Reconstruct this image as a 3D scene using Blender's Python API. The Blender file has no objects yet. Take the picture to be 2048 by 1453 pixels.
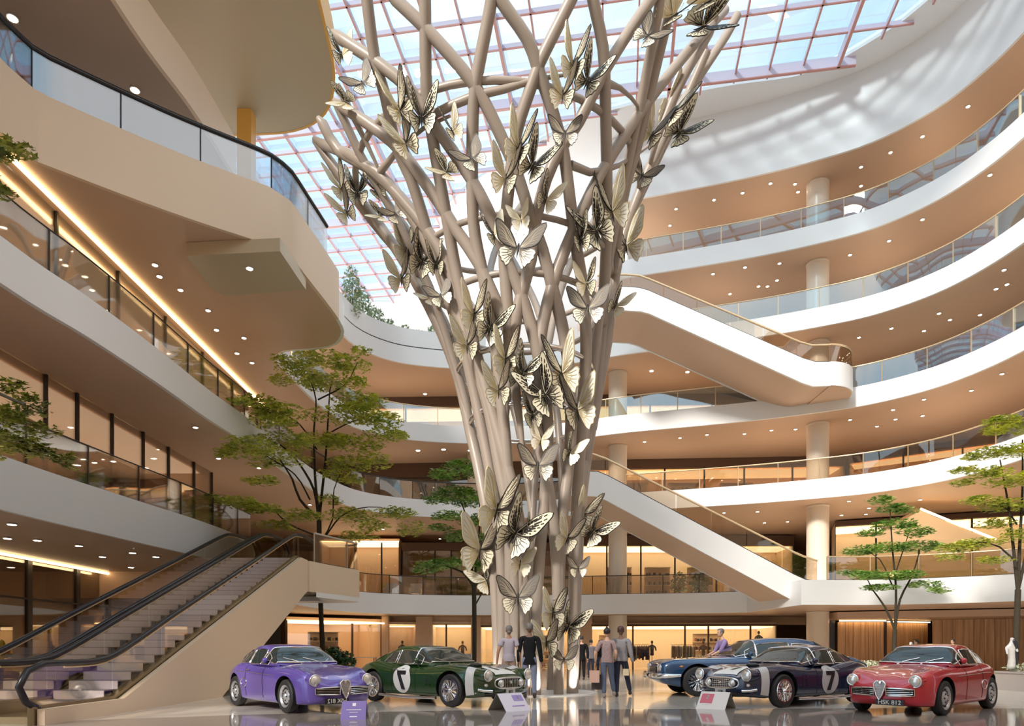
import bpy, bmesh, math, random
from mathutils import Vector, Matrix
random.seed(7)
PI = math.pi
SC = bpy.context.scene
COL = SC.collection
F, CX, HY, CH = 1365.0, 1024.0, 1300.0, 1.2      # focal length in px, principal column, horizon row, eye height

def at(px, py, Y):
    return Vector(((px-CX)*Y/F, Y, CH+(HY-py)*Y/F))
def on(px, py, z):
    Y = F*(z-CH)/(HY-py)
    return Vector(((px-CX)*Y/F, Y, z))

# ---------------- materials ----------------
MATS = {}
def mat(name, col, rough=0.5, metal=0.0, emit=0.0, ecol=None, coat=0.0, bump=0.0, var=0.0, scale=8.0, alpha=1.0, spec=0.5):
    if name in MATS: return MATS[name]
    m = bpy.data.materials.new(name); m.use_nodes = True
    nt = m.node_tree; b = nt.nodes['Principled BSDF']
    b.inputs['Base Color'].default_value = (*col, 1)
    b.inputs['Roughness'].default_value = rough
    b.inputs['Metallic'].default_value = metal
    b.inputs['Specular IOR Level'].default_value = spec
    if coat: b.inputs['Coat Weight'].default_value = coat; b.inputs['Coat Roughness'].default_value = 0.03
    if emit:
        b.inputs['Emission Color'].default_value = (*(ecol or col), 1)
        b.inputs['Emission Strength'].default_value = emit
    if var or bump:
        tc = nt.nodes.new('ShaderNodeTexCoord'); nz = nt.nodes.new('ShaderNodeTexNoise')
        nz.inputs['Scale'].default_value = scale; nz.inputs['Detail'].default_value = 4
        nt.links.new(tc.outputs['Object'], nz.inputs['Vector'])
        if var:
            mr = nt.nodes.new('ShaderNodeMix'); mr.data_type = 'RGBA'
            mr.inputs[6].default_value = (*[max(0, c*(1-var)) for c in col], 1)
            mr.inputs[7].default_value = (*[min(1, c*(1+var)) for c in col], 1)
            nt.links.new(nz.outputs['Fac'], mr.inputs[0]); nt.links.new(mr.outputs[2], b.inputs['Base Color'])
        if bump:
            bp = nt.nodes.new('ShaderNodeBump'); bp.inputs['Strength'].default_value = bump; bp.inputs['Distance'].default_value = 0.01
            nt.links.new(nz.outputs['Fac'], bp.inputs['Height']); nt.links.new(bp.outputs['Normal'], b.inputs['Normal'])
    MATS[name] = m
    return m
def glass(name, tint, gl=0.12, rough=0.02, gcol=(1, 1, 1), fr=0.6):
    if name in MATS: return MATS[name]
    m = bpy.data.materials.new(name); m.use_nodes = True
    nt = m.node_tree; nt.nodes.clear()
    o = nt.nodes.new('ShaderNodeOutputMaterial'); mx = nt.nodes.new('ShaderNodeMixShader')
    t = nt.nodes.new('ShaderNodeBsdfTransparent'); g = nt.nodes.new('ShaderNodeBsdfGlossy')
    lw = nt.nodes.new('ShaderNodeLayerWeight'); lw.inputs['Blend'].default_value = 0.25
    ma = nt.nodes.new('ShaderNodeMath'); ma.operation = 'MULTIPLY_ADD'; ma.inputs[1].default_value = fr; ma.inputs[2].default_value = gl
    t.inputs['Color'].default_value = (*tint, 1); g.inputs['Color'].default_value = (*gcol, 1); g.inputs['Roughness'].default_value = rough
    nt.links.new(lw.outputs['Fresnel'], ma.inputs[0]); nt.links.new(ma.outputs[0], mx.inputs[0])
    nt.links.new(t.outputs[0], mx.inputs[1]); nt.links.new(g.outputs[0], mx.inputs[2]); nt.links.new(mx.outputs[0], o.inputs[0])
    MATS[name] = m
    return m

# ---------------- mesh builder ----------------
class MB:
    def __init__(s): s.v = []; s.f = []; s.m = []
    def add(s, vs, fs, mi=0):
        o = len(s.v); s.v += [tuple(v) for v in vs]; s.f += [tuple(i+o for i in f) for f in fs]; s.m += [mi]*len(fs); return s
    def box(s, c, d, rz=0, mi=0, M=None):
        x, y, z = d[0]/2, d[1]/2, d[2]/2
        R = M if M is not None else Matrix.Rotation(rz, 3, 'Z')
        vs = [Vector(c)+R@Vector((a*x, b*y, e*z)) for e in (-1, 1) for a, b in ((-1, -1), (1, -1), (1, 1), (-1, 1))]
        return s.add(vs, [(3, 2, 1, 0), (4, 5, 6, 7), (0, 1, 5, 4), (1, 2, 6, 5), (2, 3, 7, 6), (3, 0, 4, 7)], mi)
    def prism(s, poly, z0, z1, mi=0, mtop=None, mbot=None):
        n = len(poly)
        a = sum(poly[i][0]*poly[(i+1) % n][1]-poly[(i+1) % n][0]*poly[i][1] for i in range(n))
        if a < 0: poly = poly[::-1]
        vs = [(p[0], p[1], z0) for p in poly]+[(p[0], p[1], z1) for p in poly]
        s.add(vs, [(i, (i+1) % n, n+(i+1) % n, n+i) for i in range(n)], mi)
        o = len(s.v)-2*n
        s.f.append(tuple(o+i for i in reversed(range(n)))); s.m.append(mi if mbot is None else mbot)
        s.f.append(tuple(o+n+i for i in range(n))); s.m.append(mi if mtop is None else mtop)
        return s
    def xprism(s, prof, M, t0, t1, mi=0):
        """profile (a,b) in plane, extruded along third axis c from t0 to t1, M maps (a,b,c)->world"""
        n = len(prof)
        vs = [M(p[0], p[1], t0) for p in prof]+[M(p[0], p[1], t1) for p in prof]
        fs = [(i, (i+1) % n, n+(i+1) % n, n+i) for i in range(n)]+[tuple(reversed(range(n))), tuple(range(n, 2*n))]
        return s.add(vs, fs, mi)
    def tube(s, pts, r, n=8, mi=0, closed=False, cap=True, flat=1.0):
        pts = [Vector(p) for p in pts]; k = len(pts)
        rr = r if isinstance(r, (list, tuple)) else [r]*k
        up = None; rings = []
        for i, p in enumerate(pts):
            if closed: t = pts[(i+1) % k]-pts[i-1]
            else: t = pts[min(i+1, k-1)]-pts[max(i-1, 0)]
            if t.length < 1e-9: t = Vector((0, 0, 1))
            t.normalize()
            if up is None:
                up = Vector((0, 0, 1)) if abs(t.z) < 0.9 else Vector((1, 0, 0))
            a = t.cross(up)
            if a.length < 1e-6: a = t.orthogonal()
            a.normalize(); b = a.cross(t).normalized(); up = b
            rings.append([p+rr[i]*(math.cos(2*PI*j/n)*a+flat*math.sin(2*PI*j/n)*b) for j in range(n)])
        vs = [v for R_ in rings for v in R_]
        fs = []
        for i in range(k if closed else k-1):
            i2 = (i+1) % k
            for j in range(n):
                j2 = (j+1) % n
                fs.append((i*n+j, i*n+j2, i2*n+j2, i2*n+j))
        if cap and not closed:
            fs.append(tuple(reversed(range(n)))); fs.append(tuple((k-1)*n+j for j in range(n)))
        return s.add(vs, fs, mi)
    def lathe(s, prof, n=24, c=(0, 0, 0), mi=0, M=None):
        """prof list of (r,z); axis z through c; M optional 3x3"""
        vs = []
        for r, z in prof:
            for j in range(n):
                a = 2*PI*j/n; v = Vector((r*math.cos(a), r*math.sin(a), z))
                if M is not None: v = M@v
                vs.append(v+Vector(c))
        fs = [(i*n+j, i*n+(j+1) % n, (i+1)*n+(j+1) % n, (i+1)*n+j) for i in range(len(prof)-1) for j in range(n)]
        fs.append(tuple(reversed(range(n)))); k = (len(prof)-1)*n; fs.append(tuple(k+j for j in range(n)))
        return s.add(vs, fs, mi)
    def ball(s, c, r, n=12, m=8, mi=0, M=None):
        rx, ry, rz = (r, r, r) if not isinstance(r, (tuple, list)) else r
        vs = []
        for i in range(m+1):
            th = PI*i/m
            for j in range(n):
                a = 2*PI*j/n; v = Vector((rx*math.sin(th)*math.cos(a), ry*math.sin(th)*math.sin(a), rz*math.cos(th)))
                if M is not None: v = M@v
                vs.append(v+Vector(c))
        fs = [(i*n+j, (i+1)*n+j, (i+1)*n+(j+1) % n, i*n+(j+1) % n) for i in range(m) for j in range(n)]
        return s.add(vs, fs, mi)
    def grid(s, fn, nu, nv, mi=0, flip=False):
        vs = [fn(i/nu, j/nv) for i in range(nu+1) for j in range(nv+1)]
        fs = []
        for i in range(nu):
            for j in range(nv):
                q = (i*(nv+1)+j, (i+1)*(nv+1)+j, (i+1)*(nv+1)+j+1, i*(nv+1)+j+1)
                fs.append(q[::-1] if flip else q)
        return s.add(vs, fs, mi)
    def ribbon(s, path, z0, z1, th=0.04, mi=0):
        """upright strip following a plan path, thickness th to both sides"""
        k = len(path); L = []; R_ = []
        for i in range(k):
            a = Vector(path[max(i-1, 0)][:2]); b = Vector(path[min(i+1, k-1)][:2]); t = (b-a).normalized(); nn = Vector((-t.y, t.x))*th/2
            p = Vector(path[i][:2]); L.append(p+nn); R_.append(p-nn)
        vs = []
        for i in range(k):
            vs += [(L[i].x, L[i].y, z0), (R_[i].x, R_[i].y, z0), (R_[i].x, R_[i].y, z1), (L[i].x, L[i].y, z1)]
        fs = []
        for i in range(k-1):
            for j in range(4):
                fs.append((i*4+j, i*4+(j+1) % 4, (i+1)*4+(j+1) % 4, (i+1)*4+j))
        fs += [(3, 2, 1, 0), tuple((k-1)*4+j for j in range(4))]
        return s.add(vs, fs, mi)
    def build(s, name, mats, parent=None, smooth=35, loc=None, label=None, dz=None):
        me = bpy.data.meshes.new(name)
        vs = s.v
        if loc is not None: vs = [tuple(Vector(v)-Vector(loc)) for v in vs]
        me.from_pydata(vs, [], s.f)
        for m_ in (mats if isinstance(mats, (list, tuple)) else [mats]): me.materials.append(m_)
        me.polygons.foreach_set('material_index', s.m)
        bm = bmesh.new(); bm.from_mesh(me)
        bmesh.ops.remove_doubles(bm, verts=bm.verts, dist=1e-5)
        bmesh.ops.recalc_face_normals(bm, faces=bm.faces); bm.to_mesh(me); bm.free()
        if smooth:
            me.polygons.foreach_set('use_smooth', [True]*len(me.polygons))
            me.set_sharp_from_angle(angle=math.radians(smooth))
        me.update()
        o = bpy.data.objects.new(name, me); COL.objects.link(o)
        if loc is not None and parent is None: o.location = loc
        if parent is not None: o.parent = parent
        if label: o['label'] = label
        return o
def tag(o, label, cat, group=None, kind=None):
    o['label'] = label; o['category'] = cat
    if group: o['group'] = group
    if kind: o['kind'] = kind
    return o
def empty(name, label, cat, loc=(0, 0, 0), rz=0, group=None):
    o = bpy.data.objects.new(name, None); COL.objects.link(o); o.location = loc; o.rotation_euler = (0, 0, rz)
    o.empty_display_size = 0.2
    return tag(o, label, cat, group)
def struct(o, label, cat='structure'):
    o['label'] = label; o['category'] = cat; o['kind'] = 'structure'; return o
def copy_tree(o, parent=None):
    c = o.copy(); COL.objects.link(c); c.parent = parent
    for ch in [x for x in KIDS(o)]: copy_tree(ch, c)
    return c
def KIDS(o): return [x for x in bpy.data.objects if x.parent == o]

def cr(pts, step=0.5, closed=False):
    """Catmull-Rom resample of 2d/3d points"""
    P = [Vector(p) for p in pts]; n = len(P); out = []
    rng = range(n) if closed else range(n-1)
    for i in rng:
        p1, p2 = P[i], P[(i+1) % n]
        p0 = P[i-1] if (i > 0 or closed) else p1*2-p2
        p3 = P[(i+2) % n] if (i+2 < n or closed) else p2*2-p1
        k = max(1, int((p2-p1).length/step))
        for j in range(k):
            t = j/k
            out.append(0.5*((2*p1)+(p2-p0)*t+(2*p0-5*p1+4*p2-p3)*t*t+(-p0+3*p1-3*p2+p3)*t**3))
    if not closed: out.append(P[-1])
    return out
def lin(tab, x):
    if x <= tab[0][0]: return tab[0][1]
    for (a, b), (c, d) in zip(tab, tab[1:]):
        if x <= c:
            return b+(d-b)*(x-a)/(c-a)
    return tab[-1][1]
def smo(tab, x):
    """monotone-ish cubic through table"""
    n = len(tab)
    if x <= tab[0][0]: return tab[0][1]
    if x >= tab[-1][0]: return tab[-1][1]
    for i in range(n-1):
        if x <= tab[i+1][0]:
            x0, y0 = tab[i]; x1, y1 = tab[i+1]; h = x1-x0
            def sl(k):
                if k <= 0 or k >= n-1:
                    return 0 if False else ((tab[min(k+1, n-1)][1]-tab[max(k-1, 0)][1])/(tab[min(k+1, n-1)][0]-tab[max(k-1, 0)][0]))
                a = (tab[k][1]-tab[k-1][1])/(tab[k][0]-tab[k-1][0]); b = (tab[k+1][1]-tab[k][1])/(tab[k+1][0]-tab[k][0])
                return 0 if a*b <= 0 else 2*a*b/(a+b)
            m0, m1 = sl(i), sl(i+1); t = (x-x0)/h
            return (2*t**3-3*t*t+1)*y0+(t**3-2*t*t+t)*h*m0+(-2*t**3+3*t*t)*y1+(t**3-t*t)*h*m1
def dense(path, step):
    out = []; P = [Vector(p) for p in path]
    acc = 0; out.append(P[0]); last = P[0]
    for a, b in zip(P, P[1:]):
        d = (b-a).length
        while acc+d >= step:
            t = (step-acc)/d; a = a+(b-a)*t; out.append(a.copy()); d = (b-a).length; acc = 0
            if d < 1e-9: break
        acc += d
    return out
# ---------------- palette ----------------
M_gfl = mat('cream_gallery_floor', (0.82, 0.74, 0.64), 0.3)
M_white = mat('white_plaster', (0.82, 0.82, 0.82), 0.35, var=0.02, scale=0.6)
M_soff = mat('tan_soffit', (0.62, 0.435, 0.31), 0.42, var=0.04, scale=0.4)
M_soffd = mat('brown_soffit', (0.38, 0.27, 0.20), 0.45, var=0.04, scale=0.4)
M_olive = mat('olive_soffit', (0.50, 0.42, 0.29), 0.35, var=0.05, scale=0.3)
M_beige = mat('beige_plaster', (0.76, 0.60, 0.44), 0.4, var=0.03, scale=0.5)
M_gold = mat('gold_panel', (0.80, 0.45, 0.10), 0.4)
M_dark = mat('dark_bronze', (0.035, 0.028, 0.024), 0.35)
M_brown = mat('brown_header', (0.10, 0.055, 0.035), 0.5)
M_rail = mat('brass_rail', (0.85, 0.66, 0.42), 0.3, metal=0.7)
M_black = mat('black_rubber', (0.012, 0.012, 0.016), 0.3)
M_warm = mat('warm_light_strip', (1, 0.72, 0.38), emit=5, ecol=(1, 0.70, 0.36))
M_shopc = mat('shop_ceiling_light', (1, 0.86, 0.62), emit=1.8, ecol=(1, 0.80, 0.52))
M_spot = mat('downlight_lens', (1, 0.9, 0.75), emit=14, ecol=(1, 0.86, 0.68))
M_tan = mat('tan_wall', (0.72, 0.50, 0.33), 0.5, var=0.06, scale=0.7)
M_cream = mat('cream_wall', (0.85, 0.68, 0.48), 0.5, var=0.04, scale=0.7)
G_blue = glass('blue_glass', (0.80, 0.90, 0.94), 0.16)
G_brown = glass('bronze_glass', (0.80, 0.74, 0.66), 0.09)
G_clear = glass('clear_glass', (0.93, 0.93, 0.91), 0.05)

def wood_mat():
    m = mat('oak_panel', (0.62, 0.38, 0.19), 0.45)
    nt = m.node_tree; b = nt.nodes['Principled BSDF']
    tc = nt.nodes.new('ShaderNodeTexCoord'); mp = nt.nodes.new('ShaderNodeMapping'); mp.inputs['Scale'].default_value = (6, 6, 0.25)
    nz = nt.nodes.new('ShaderNodeTexNoise'); nz.inputs['Scale'].default_value = 1.6; nz.inputs['Detail'].default_value = 5
    rp = nt.nodes.new('ShaderNodeValToRGB'); rp.color_ramp.elements[0].color = (0.42, 0.23, 0.11, 1); rp.color_ramp.elements[1].color = (0.78, 0.50, 0.27, 1)
    rp.color_ramp.elements[0].position = 0.3; rp.color_ramp.elements[1].position = 0.7
    nt.links.new(tc.outputs['Object'], mp.inputs[0]); nt.links.new(mp.outputs[0], nz.inputs['Vector'])
    nt.links.new(nz.outputs['Fac'], rp.inputs[0]); nt.links.new(rp.outputs[0], b.inputs['Base Color'])
    return m
M_wood = wood_mat()

def floor_mat(name, c1, c2, rough, tile):
    m = mat(name, c1, rough)
    nt = m.node_tree; b = nt.nodes['Principled BSDF']
    tc = nt.nodes.new('ShaderNodeTexCoord'); br = nt.nodes.new('ShaderNodeTexBrick'); br.offset = 0.0
    br.inputs['Scale'].default_value = 1.0; br.inputs['Brick Width'].default_value = tile; br.inputs['Row Height'].default_value = tile
    br.inputs['Mortar Size'].default_value = 0.006; br.inputs['Color1'].default_value = (*c1, 1); br.inputs['Color2'].default_value = (*c2, 1)
    br.inputs['Mortar'].default_value = (c1[0]*.62, c1[1]*.6, c1[2]*.58, 1)
    nz = nt.nodes.new('ShaderNodeTexNoise'); nz.inputs['Scale'].default_value = 0.7; nz.inputs['Detail'].default_value = 6; nz.inputs['Distortion'].default_value = 1.2
    mx = nt.nodes.new('ShaderNodeMix'); mx.data_type = 'RGBA'; mx.blend_type = 'MULTIPLY'; mx.inputs[0].default_value = 0.35
    rp = nt.nodes.new('ShaderNodeValToRGB'); rp.color_ramp.elements[0].color = (0.7, 0.66, 0.62, 1); rp.color_ramp.elements[0].position = 0.35
    nt.links.new(tc.outputs['Object'], br.inputs['Vector']); nt.links.new(tc.outputs['Object'], nz.inputs['Vector'])
    nt.links.new(nz.outputs['Fac'], rp.inputs[0]); nt.links.new(br.outputs['Color'], mx.inputs[6]); nt.links.new(rp.outputs[0], mx.inputs[7])
    nt.links.new(mx.outputs[2], b.inputs['Base Color'])
    return m
M_floor = floor_mat('cream_marble_floor', (0.80, 0.72, 0.62), (0.84, 0.77, 0.68), 0.10, 1.2)
M_floor2 = floor_mat('taupe_marble_floor', (0.34, 0.29, 0.26), (0.40, 0.34, 0.30), 0.06, 0.9)

# ---------------- floor ----------------
FB = [(-14, 9.6), (-7, 11.6), (-5.2, 12.4), (-2, 13.2), (0, 13.5), (4, 13.75), (9, 13.9), (14, 13.6), (24, 13)]
o = MB().prism([(-34, 2), (34, 2), (34, 56), (-34, 56)], -0.3, 0.0).build('floor', M_floor, smooth=0); struct(o, 'polished cream stone floor of the atrium', 'floor')
fb = cr([Vector((a, b, 0)) for a, b in FB], 0.8)
o = MB().prism([(-34, 3)]+[(-34, 9)]+[(p.x, p.y) for p in fb]+[(34, 12), (34, 3)], 0.0, 0.006).build('floor', M_floor2, smooth=0); struct(o, 'dark taupe polished stone border across the front of the floor', 'floor')

# ---------------- gallery edge curves ----------------
C_L = [(-10.1, 25.5), (-10.0, 28.5), (-9.9, 31), (-9.6, 34.3), (-8.7, 37.4), (-7.1, 39.1), (-5, 40), (-2, 40.4), (2, 40.1)]
C_R = [(6.4, 38.4), (10, 37.3), (13, 36.3), (15.6, 35.2), (17.9, 33.9), (19.7, 31.9), (20.6, 29.7), (20.95, 27.2), (21, 23), (20.7, 17), (20.2, 9)]
V2 = lambda L: [Vector((a, b)) for a, b in L]
E2 = cr(V2([(-11, 8), (-10.9, 14.5), (-10.6, 17), (-10.4, 19.8), (-10.3, 23)]+C_L+C_R), 0.5)
E3l = cr(V2([(-12.3, 9), (-12.1, 16.3), (-11.9, 17.1)]), 0.5)[:-1]+cr(V2([(-11.9, 17.1), (-10.5, 18.3), (-9.1, 19.4), (-7.35, 20.6)]), 0.5)[:-1]+\
      cr(V2([(-7.35, 20.6), (-6.95, 21.2), (-6.75, 22.5), (-6.45, 25.2), (-6.6, 26.5), (-7.4, 27.5), (-9.3, 27.9), (-9.95, 28.6)]), 0.4)
E3 = E3l+cr(V2([(-9.95, 29), (-9.9, 31)]+C_L[3:]+C_R), 0.5)
E4c = cr(V2([(-8.75, 28.6), (-8.9, 31), (-9.1, 34.3), (-8.6, 37.2), (-7.1, 39.1), (-5, 40), (-2, 40.4), (2, 40.1)]+C_R), 0.5)
E4l = cr(V2([(-10.2, 8), (-10.2, 17.4), (-9.85, 21), (-9.75, 24.0)]), 0.5)
E5r = cr(V2([(6.0, 47), (5.4, 42), (5.3, 40), (5.5, 39)]), 0.4)[:-1]+cr(V2([(5.5, 39), (6.4, 38.4)]+C_R[1:]), 0.5)
E1 = cr(V2([(-10.1, 27.3)]+C_L[2:]+[(6.7, 39.3), (10.5, 38.6), (13.0, 37.6)]), 0.5)+cr(V2([(13.3, 31.25), (14.5, 31.3), (16.3, 31.35), (19, 30.5), (21.6, 28.6), (23.2, 25), (23.5, 18), (23.5, 9)]), 0.5)
E1L = cr(V2([(-11.4, 8), (-11.35, 15), (-10.95, 19), (-10.45, 23), (-10.3, 27.2)]), 0.5)

def slab(name_, edge, outer, zb, zt, lab, soff=M_soff, fasc=M_white, ztf=None, fm=None, lip=True):
    """soffit slab, plus the fascia band round its edge"""
    poly = [tuple(p) for p in edge]+outer
    o = MB().prism(poly, zb+0.01, zt-0.02, 0, mtop=1).build('ceiling', [soff, M_gfl], smooth=0)
    struct(o, lab+' soffit', 'ceiling')
    f = MB().ribbon(edge, zb, ztf or zt, 0.12).build('trim_%d' % name_, fasc, smooth=30)
    struct(f, lab+' edge band', 'trim')
    return o
OUTL = [(34, 9), (34, 54), (-34, 54), (-34, 8)]
slab(1, E1, [(34, 9), (34, 54), (-34, 54), (-34, 27.3)], 3.25, 4.4, 'first gallery tan')
slab(2, E1L, [(-34, 27.2), (-34, 8)], 4.3, 5.5, 'left first gallery brown', M_soffd, mat('shaded_white_plaster', (0.60, 0.62, 0.63), 0.35))  # edge band painted greyer to stand in for shade on the left
slab(3, E2, OUTL, 8.98, 9.98, 'second gallery tan')
o3 = MB().prism([tuple(p) for p in E3]+OUTL, 13.41, 14.38, mtop=1).build('ceiling', [M_soff, M_gfl], smooth=0); struct(o3, 'third gallery tan soffit', 'ceiling')
n3 = len(E3l)
f = MB().ribbon(E3[:n3-12], 13.4, 15.15, 0.12).build('trim_4', M_beige, smooth=30); struct(f, 'beige edge band of the jutting left gallery', 'trim')
f = MB().ribbon(E3[n3-13:], 13.4, 14.4, 0.12).build('trim_5', M_white, smooth=30); struct(f, 'white edge band of the third gallery', 'trim')
# olive hung box below the jutting gallery
A = [on(372, 512, 13.0), on(560, 503, 13.0), on(612, 580, 13.0), on(452, 592, 13.0), on(430, 585, 13.0)]
o = MB().prism([(p.x, p.y) for p in A], 13.0, 13.4).build('ceiling', M_olive, smooth=0); struct(o, 'olive dropped ceiling panel under the jutting left gallery', 'ceiling')
# fourth level
o = MB().prism([tuple(p) for p in E4c]+[(34, 9), (34, 54), (-16, 54), (-16, 28.6)], 17.81, 18.78, mtop=1).build('ceiling', [M_soff, M_gfl], smooth=0); struct(o, 'fourth gallery tan soffit', 'ceiling')
f = MB().ribbon(E4c, 17.8, 18.8, 0.12).build('trim_6', M_white, smooth=30); struct(f, 'white edge band of the fourth gallery', 'trim')
kc = [i for i, p in enumerate(E4c) if p.x > -1.5 and p.y > 30][0]
f = MB().ribbon([p for p in E4c[:kc]], 18.86, 19.85, 0.12).build('trim_7', M_white, smooth=30); struct(f, 'solid white parapet of the planted fourth terrace', 'trim')
f = MB().ribbon([p for p in E4c[:kc]], 18.8, 18.86, 0.06).build('trim_8', M_dark, smooth=30); struct(f, 'dark glass channel line in the white terrace parapet', 'trim')  # dark channel between the edge band and the parapet
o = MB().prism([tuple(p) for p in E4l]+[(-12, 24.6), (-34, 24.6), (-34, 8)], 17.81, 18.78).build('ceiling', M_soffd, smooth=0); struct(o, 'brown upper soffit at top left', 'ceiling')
f = MB().ribbon(E4l, 17.8, 19.15, 0.12).build('trim_9', M_beige, smooth=30); struct(f, 'slanting tan edge band at top left', 'trim')
# fifth level: tongue on the left, gallery on the right
T5 = cr(V2([(-6.2, 10), (-6.15, 19), (-6.25, 22.5), (-6.5, 24.9), (-7.3, 26.6), (-8.8, 27.5), (-11.4, 27.75)]), 0.4)
o = MB().prism([tuple(p) for p in T5]+[(-16, 27.8), (-16, 10)], 22.11, 23.1).build('ceiling', M_olive, smooth=0); struct(o, 'olive rounded soffit of the top left balcony', 'ceiling')
f = MB().ribbon(T5, 22.1, 23.3, 0.1).build('trim_10', M_gold, smooth=30); struct(f, 'golden edge band of the rounded top left balcony', 'trim')
OUTR = [(34, 9), (34, 54), (5.2, 54)]
slab(11, E5r, OUTR, 22.1, 23.1, 'fifth gallery tan')
slab(12, E5r, OUTR, 26.4, 27.0, 'roof level tan', ztf=30.2)

# orange post at the end of the brown soffit
o = MB().box((-10.35, 26.6, 20.2), (0.55, 0.5, 5.2)).build('trim_13', M_gold, smooth=0); struct(o, 'orange post below the rounded balcony', 'trim')

# ---------------- roof: white ceiling and skylight ----------------
SKY = cr(V2([(21, 20), (20, 27), (18.6, 30.4), (17.4, 32.2), (14.9, 34.3), (10.6, 35.2), (4.6, 37), (-0.7, 40.8), (-4.5, 45), (-8.5, 53.5), (-10, 57)]), 0.8)
ZR = 30.2
M_ceil = mat('white_ceiling', (0.92, 0.92, 0.93), 0.6)
o = MB().prism([tuple(p) for p in SKY]+[(-34, 57), (-34, 62), (34, 62), (34, 20)], ZR, ZR+0.3).build('ceiling', M_ceil, smooth=0); struct(o, 'white main ceiling beside the skylight', 'ceiling')
o = MB().box((0, 61.5, 24.6), (68, 0.4, 11.8)).build('wall_back', M_ceil, smooth=0); struct(o, 'white back wall above the terrace', 'wall')
def insky(x, y):
    if y > 57 or y < 20 or x < -33: return False
    for a, b in zip(SKY, SKY[1:]):
        if a.y <= y <= b.y: return x < a.x+(b.x-a.x)*(y-a.y)/max(1e-6, b.y-a.y)+0.5
    return True
M_bar = mat('copper_pink_glazing_bar', (0.62, 0.30, 0.27), 0.45)
M_bar2 = mat('lavender_beam', (0.72, 0.66, 0.80), 0.4)
sk = bpy.data.objects.new('window_1', None); COL.objects.link(sk); struct(sk, 'gridded glass skylight over the atrium', 'skylight')
rot = math.radians(-9); ca, sa = math.cos(rot), math.sin(rot)
pitch = 1.62; bars = []
for fam in (0, 1):
    for i in range(-40, 60):
        run = []; c = i*pitch
        for k in range(-160, 200):
            t = k*0.5
            a, b = (c, t) if fam == 0 else (t, c)
            x = a*ca-b*sa; y = a*sa+b*ca+36
            if insky(x, y): run.append((x, y))
            elif run: break
        if len(run) > 2: bars.append((fam, i, run[0], run[-1]))
for fam, i, p, q in bars:
    big = (i % 5 == 0)
    w, h = (0.14, 0.55) if big else (0.08, 0.26)
    mid = ((p[0]+q[0])/2, (p[1]+q[1])/2, ZR-h/2+0.1); L = math.hypot(q[0]-p[0], q[1]-p[1]); a = math.atan2(q[1]-p[1], q[0]-p[0])
    m_ = MB().box(mid, (L, w, 0.05), a, 0); m_.v = [(x, y, z-h/2+0.0) for x, y, z in m_.v]
    m_.box(mid, (L, w*0.8, h-0.05), a, 1)
    m_.build('glazing_beam' if big else 'glazing_bar', [M_bar, M_bar2], sk, smooth=0)
MB().prism([tuple(p) for p in SKY]+[(-34, 57), (-34, 20)], ZR+0.12, ZR+0.14).build('glass_pane', glass('sky_glass', (0.86, 0.95, 1.0), 0.02), sk, smooth=0)

# ---------------- outer walls ----------------
o = MB().box((0, 54.2, 9), (68, 0.4, 18)).build('wall_rear', M_tan, smooth=0); struct(o, 'tan rear wall behind the shops', 'wall')
o = MB().box((34.2, 31, 15), (0.4, 47, 30)).build('wall_right', M_tan, smooth=0); struct(o, 'tan outer wall on the right', 'wall')
o = MB().box((-34.2, 31, 11.7), (0.4, 47, 23.4)).build('wall_left', M_tan, smooth=0); struct(o, 'tan outer wall on the left', 'wall')

# ---------------- glass balustrades ----------------
def offs(path, d):
    out = []; k = len(path)
    for i in range(k):
        a = path[max(i-1, 0)]; b = path[min(i+1, k-1)]; t = (b-a).normalized(); out.append(path[i]+Vector((-t.y, t.x))*d)
    return out
def balustrade(path, z, lab, gm=G_blue, rm=M_rail, h=1.08, step=2.4, rr=0.035, inset=0.1, base=M_dark):
    p = offs([Vector(q) for q in path], inset)
    q = dense(p, 0.4)
    root = empty('glass_balustrade', lab, 'railing', (q[0].x, q[0].y, z)); loc = Vector((q[0].x, q[0].y, z))
    k = max(2, int(step/0.4))
    for i in range(0, len(q)-1, k):
        seg = q[i:i+k+1]
        if len(seg) < 2: continue
        seg = [s_.copy() for s_ in seg]
        seg[0] = seg[0]+(seg[1]-seg[0])*0.04; seg[-1] = seg[-1]+(seg[-2]-seg[-1])*0.04
        MB().ribbon(seg, z+0.03, z+h-0.03, 0.025).build('glass_panel', gm, root, 30, loc)
        MB().box((q[i].x, q[i].y, z+h/2), (0.04, 0.04, h)).build('post', rm, root, 0, loc)
    MB().tube([(s_.x, s_.y, z+h) for s_ in q], rr, 8).build('handrail', rm, root, 60, loc)
    MB().ribbon(q, z-0.02, z+0.035, 0.05).build('base_channel', base, root, 30, loc)
    return root
rng = lambda E, f: [p for p in E if f(p)]
balustrade(rng(E5r, lambda p: p.x > 5.6), 23.1, 'topmost blue glass balustrade with brass rail on the right')
balustrade(rng(E4c, lambda p: p.x > 6 and p.y < 39), 18.8, 'blue glass balustrade one level below the topmost, passing behind the upper escalator')
balustrade(rng(E3, lambda p: p.x > -9.9 and p.y > 28.5 and p.x < 13.2), 14.4, 'blue glass balustrade curving behind the sculpture on the third gallery')
balustrade(rng(E3, lambda p: p.x > 16.5), 14.4, 'glass balustrade right of the rounded foot of the upper escalator')
balustrade(rng(E2, lambda p: p.x > -10.2 and p.y > 27 and p.x < 3.5), 9.98, 'glass balustrade of the second gallery left of and behind the sculpture', G_brown, M_dark)
balustrade(rng(E2, lambda p: p.x > 6.2), 9.98, 'bronze glass balustrade with brass rail above the lower escalator on the right', G_brown)
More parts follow.
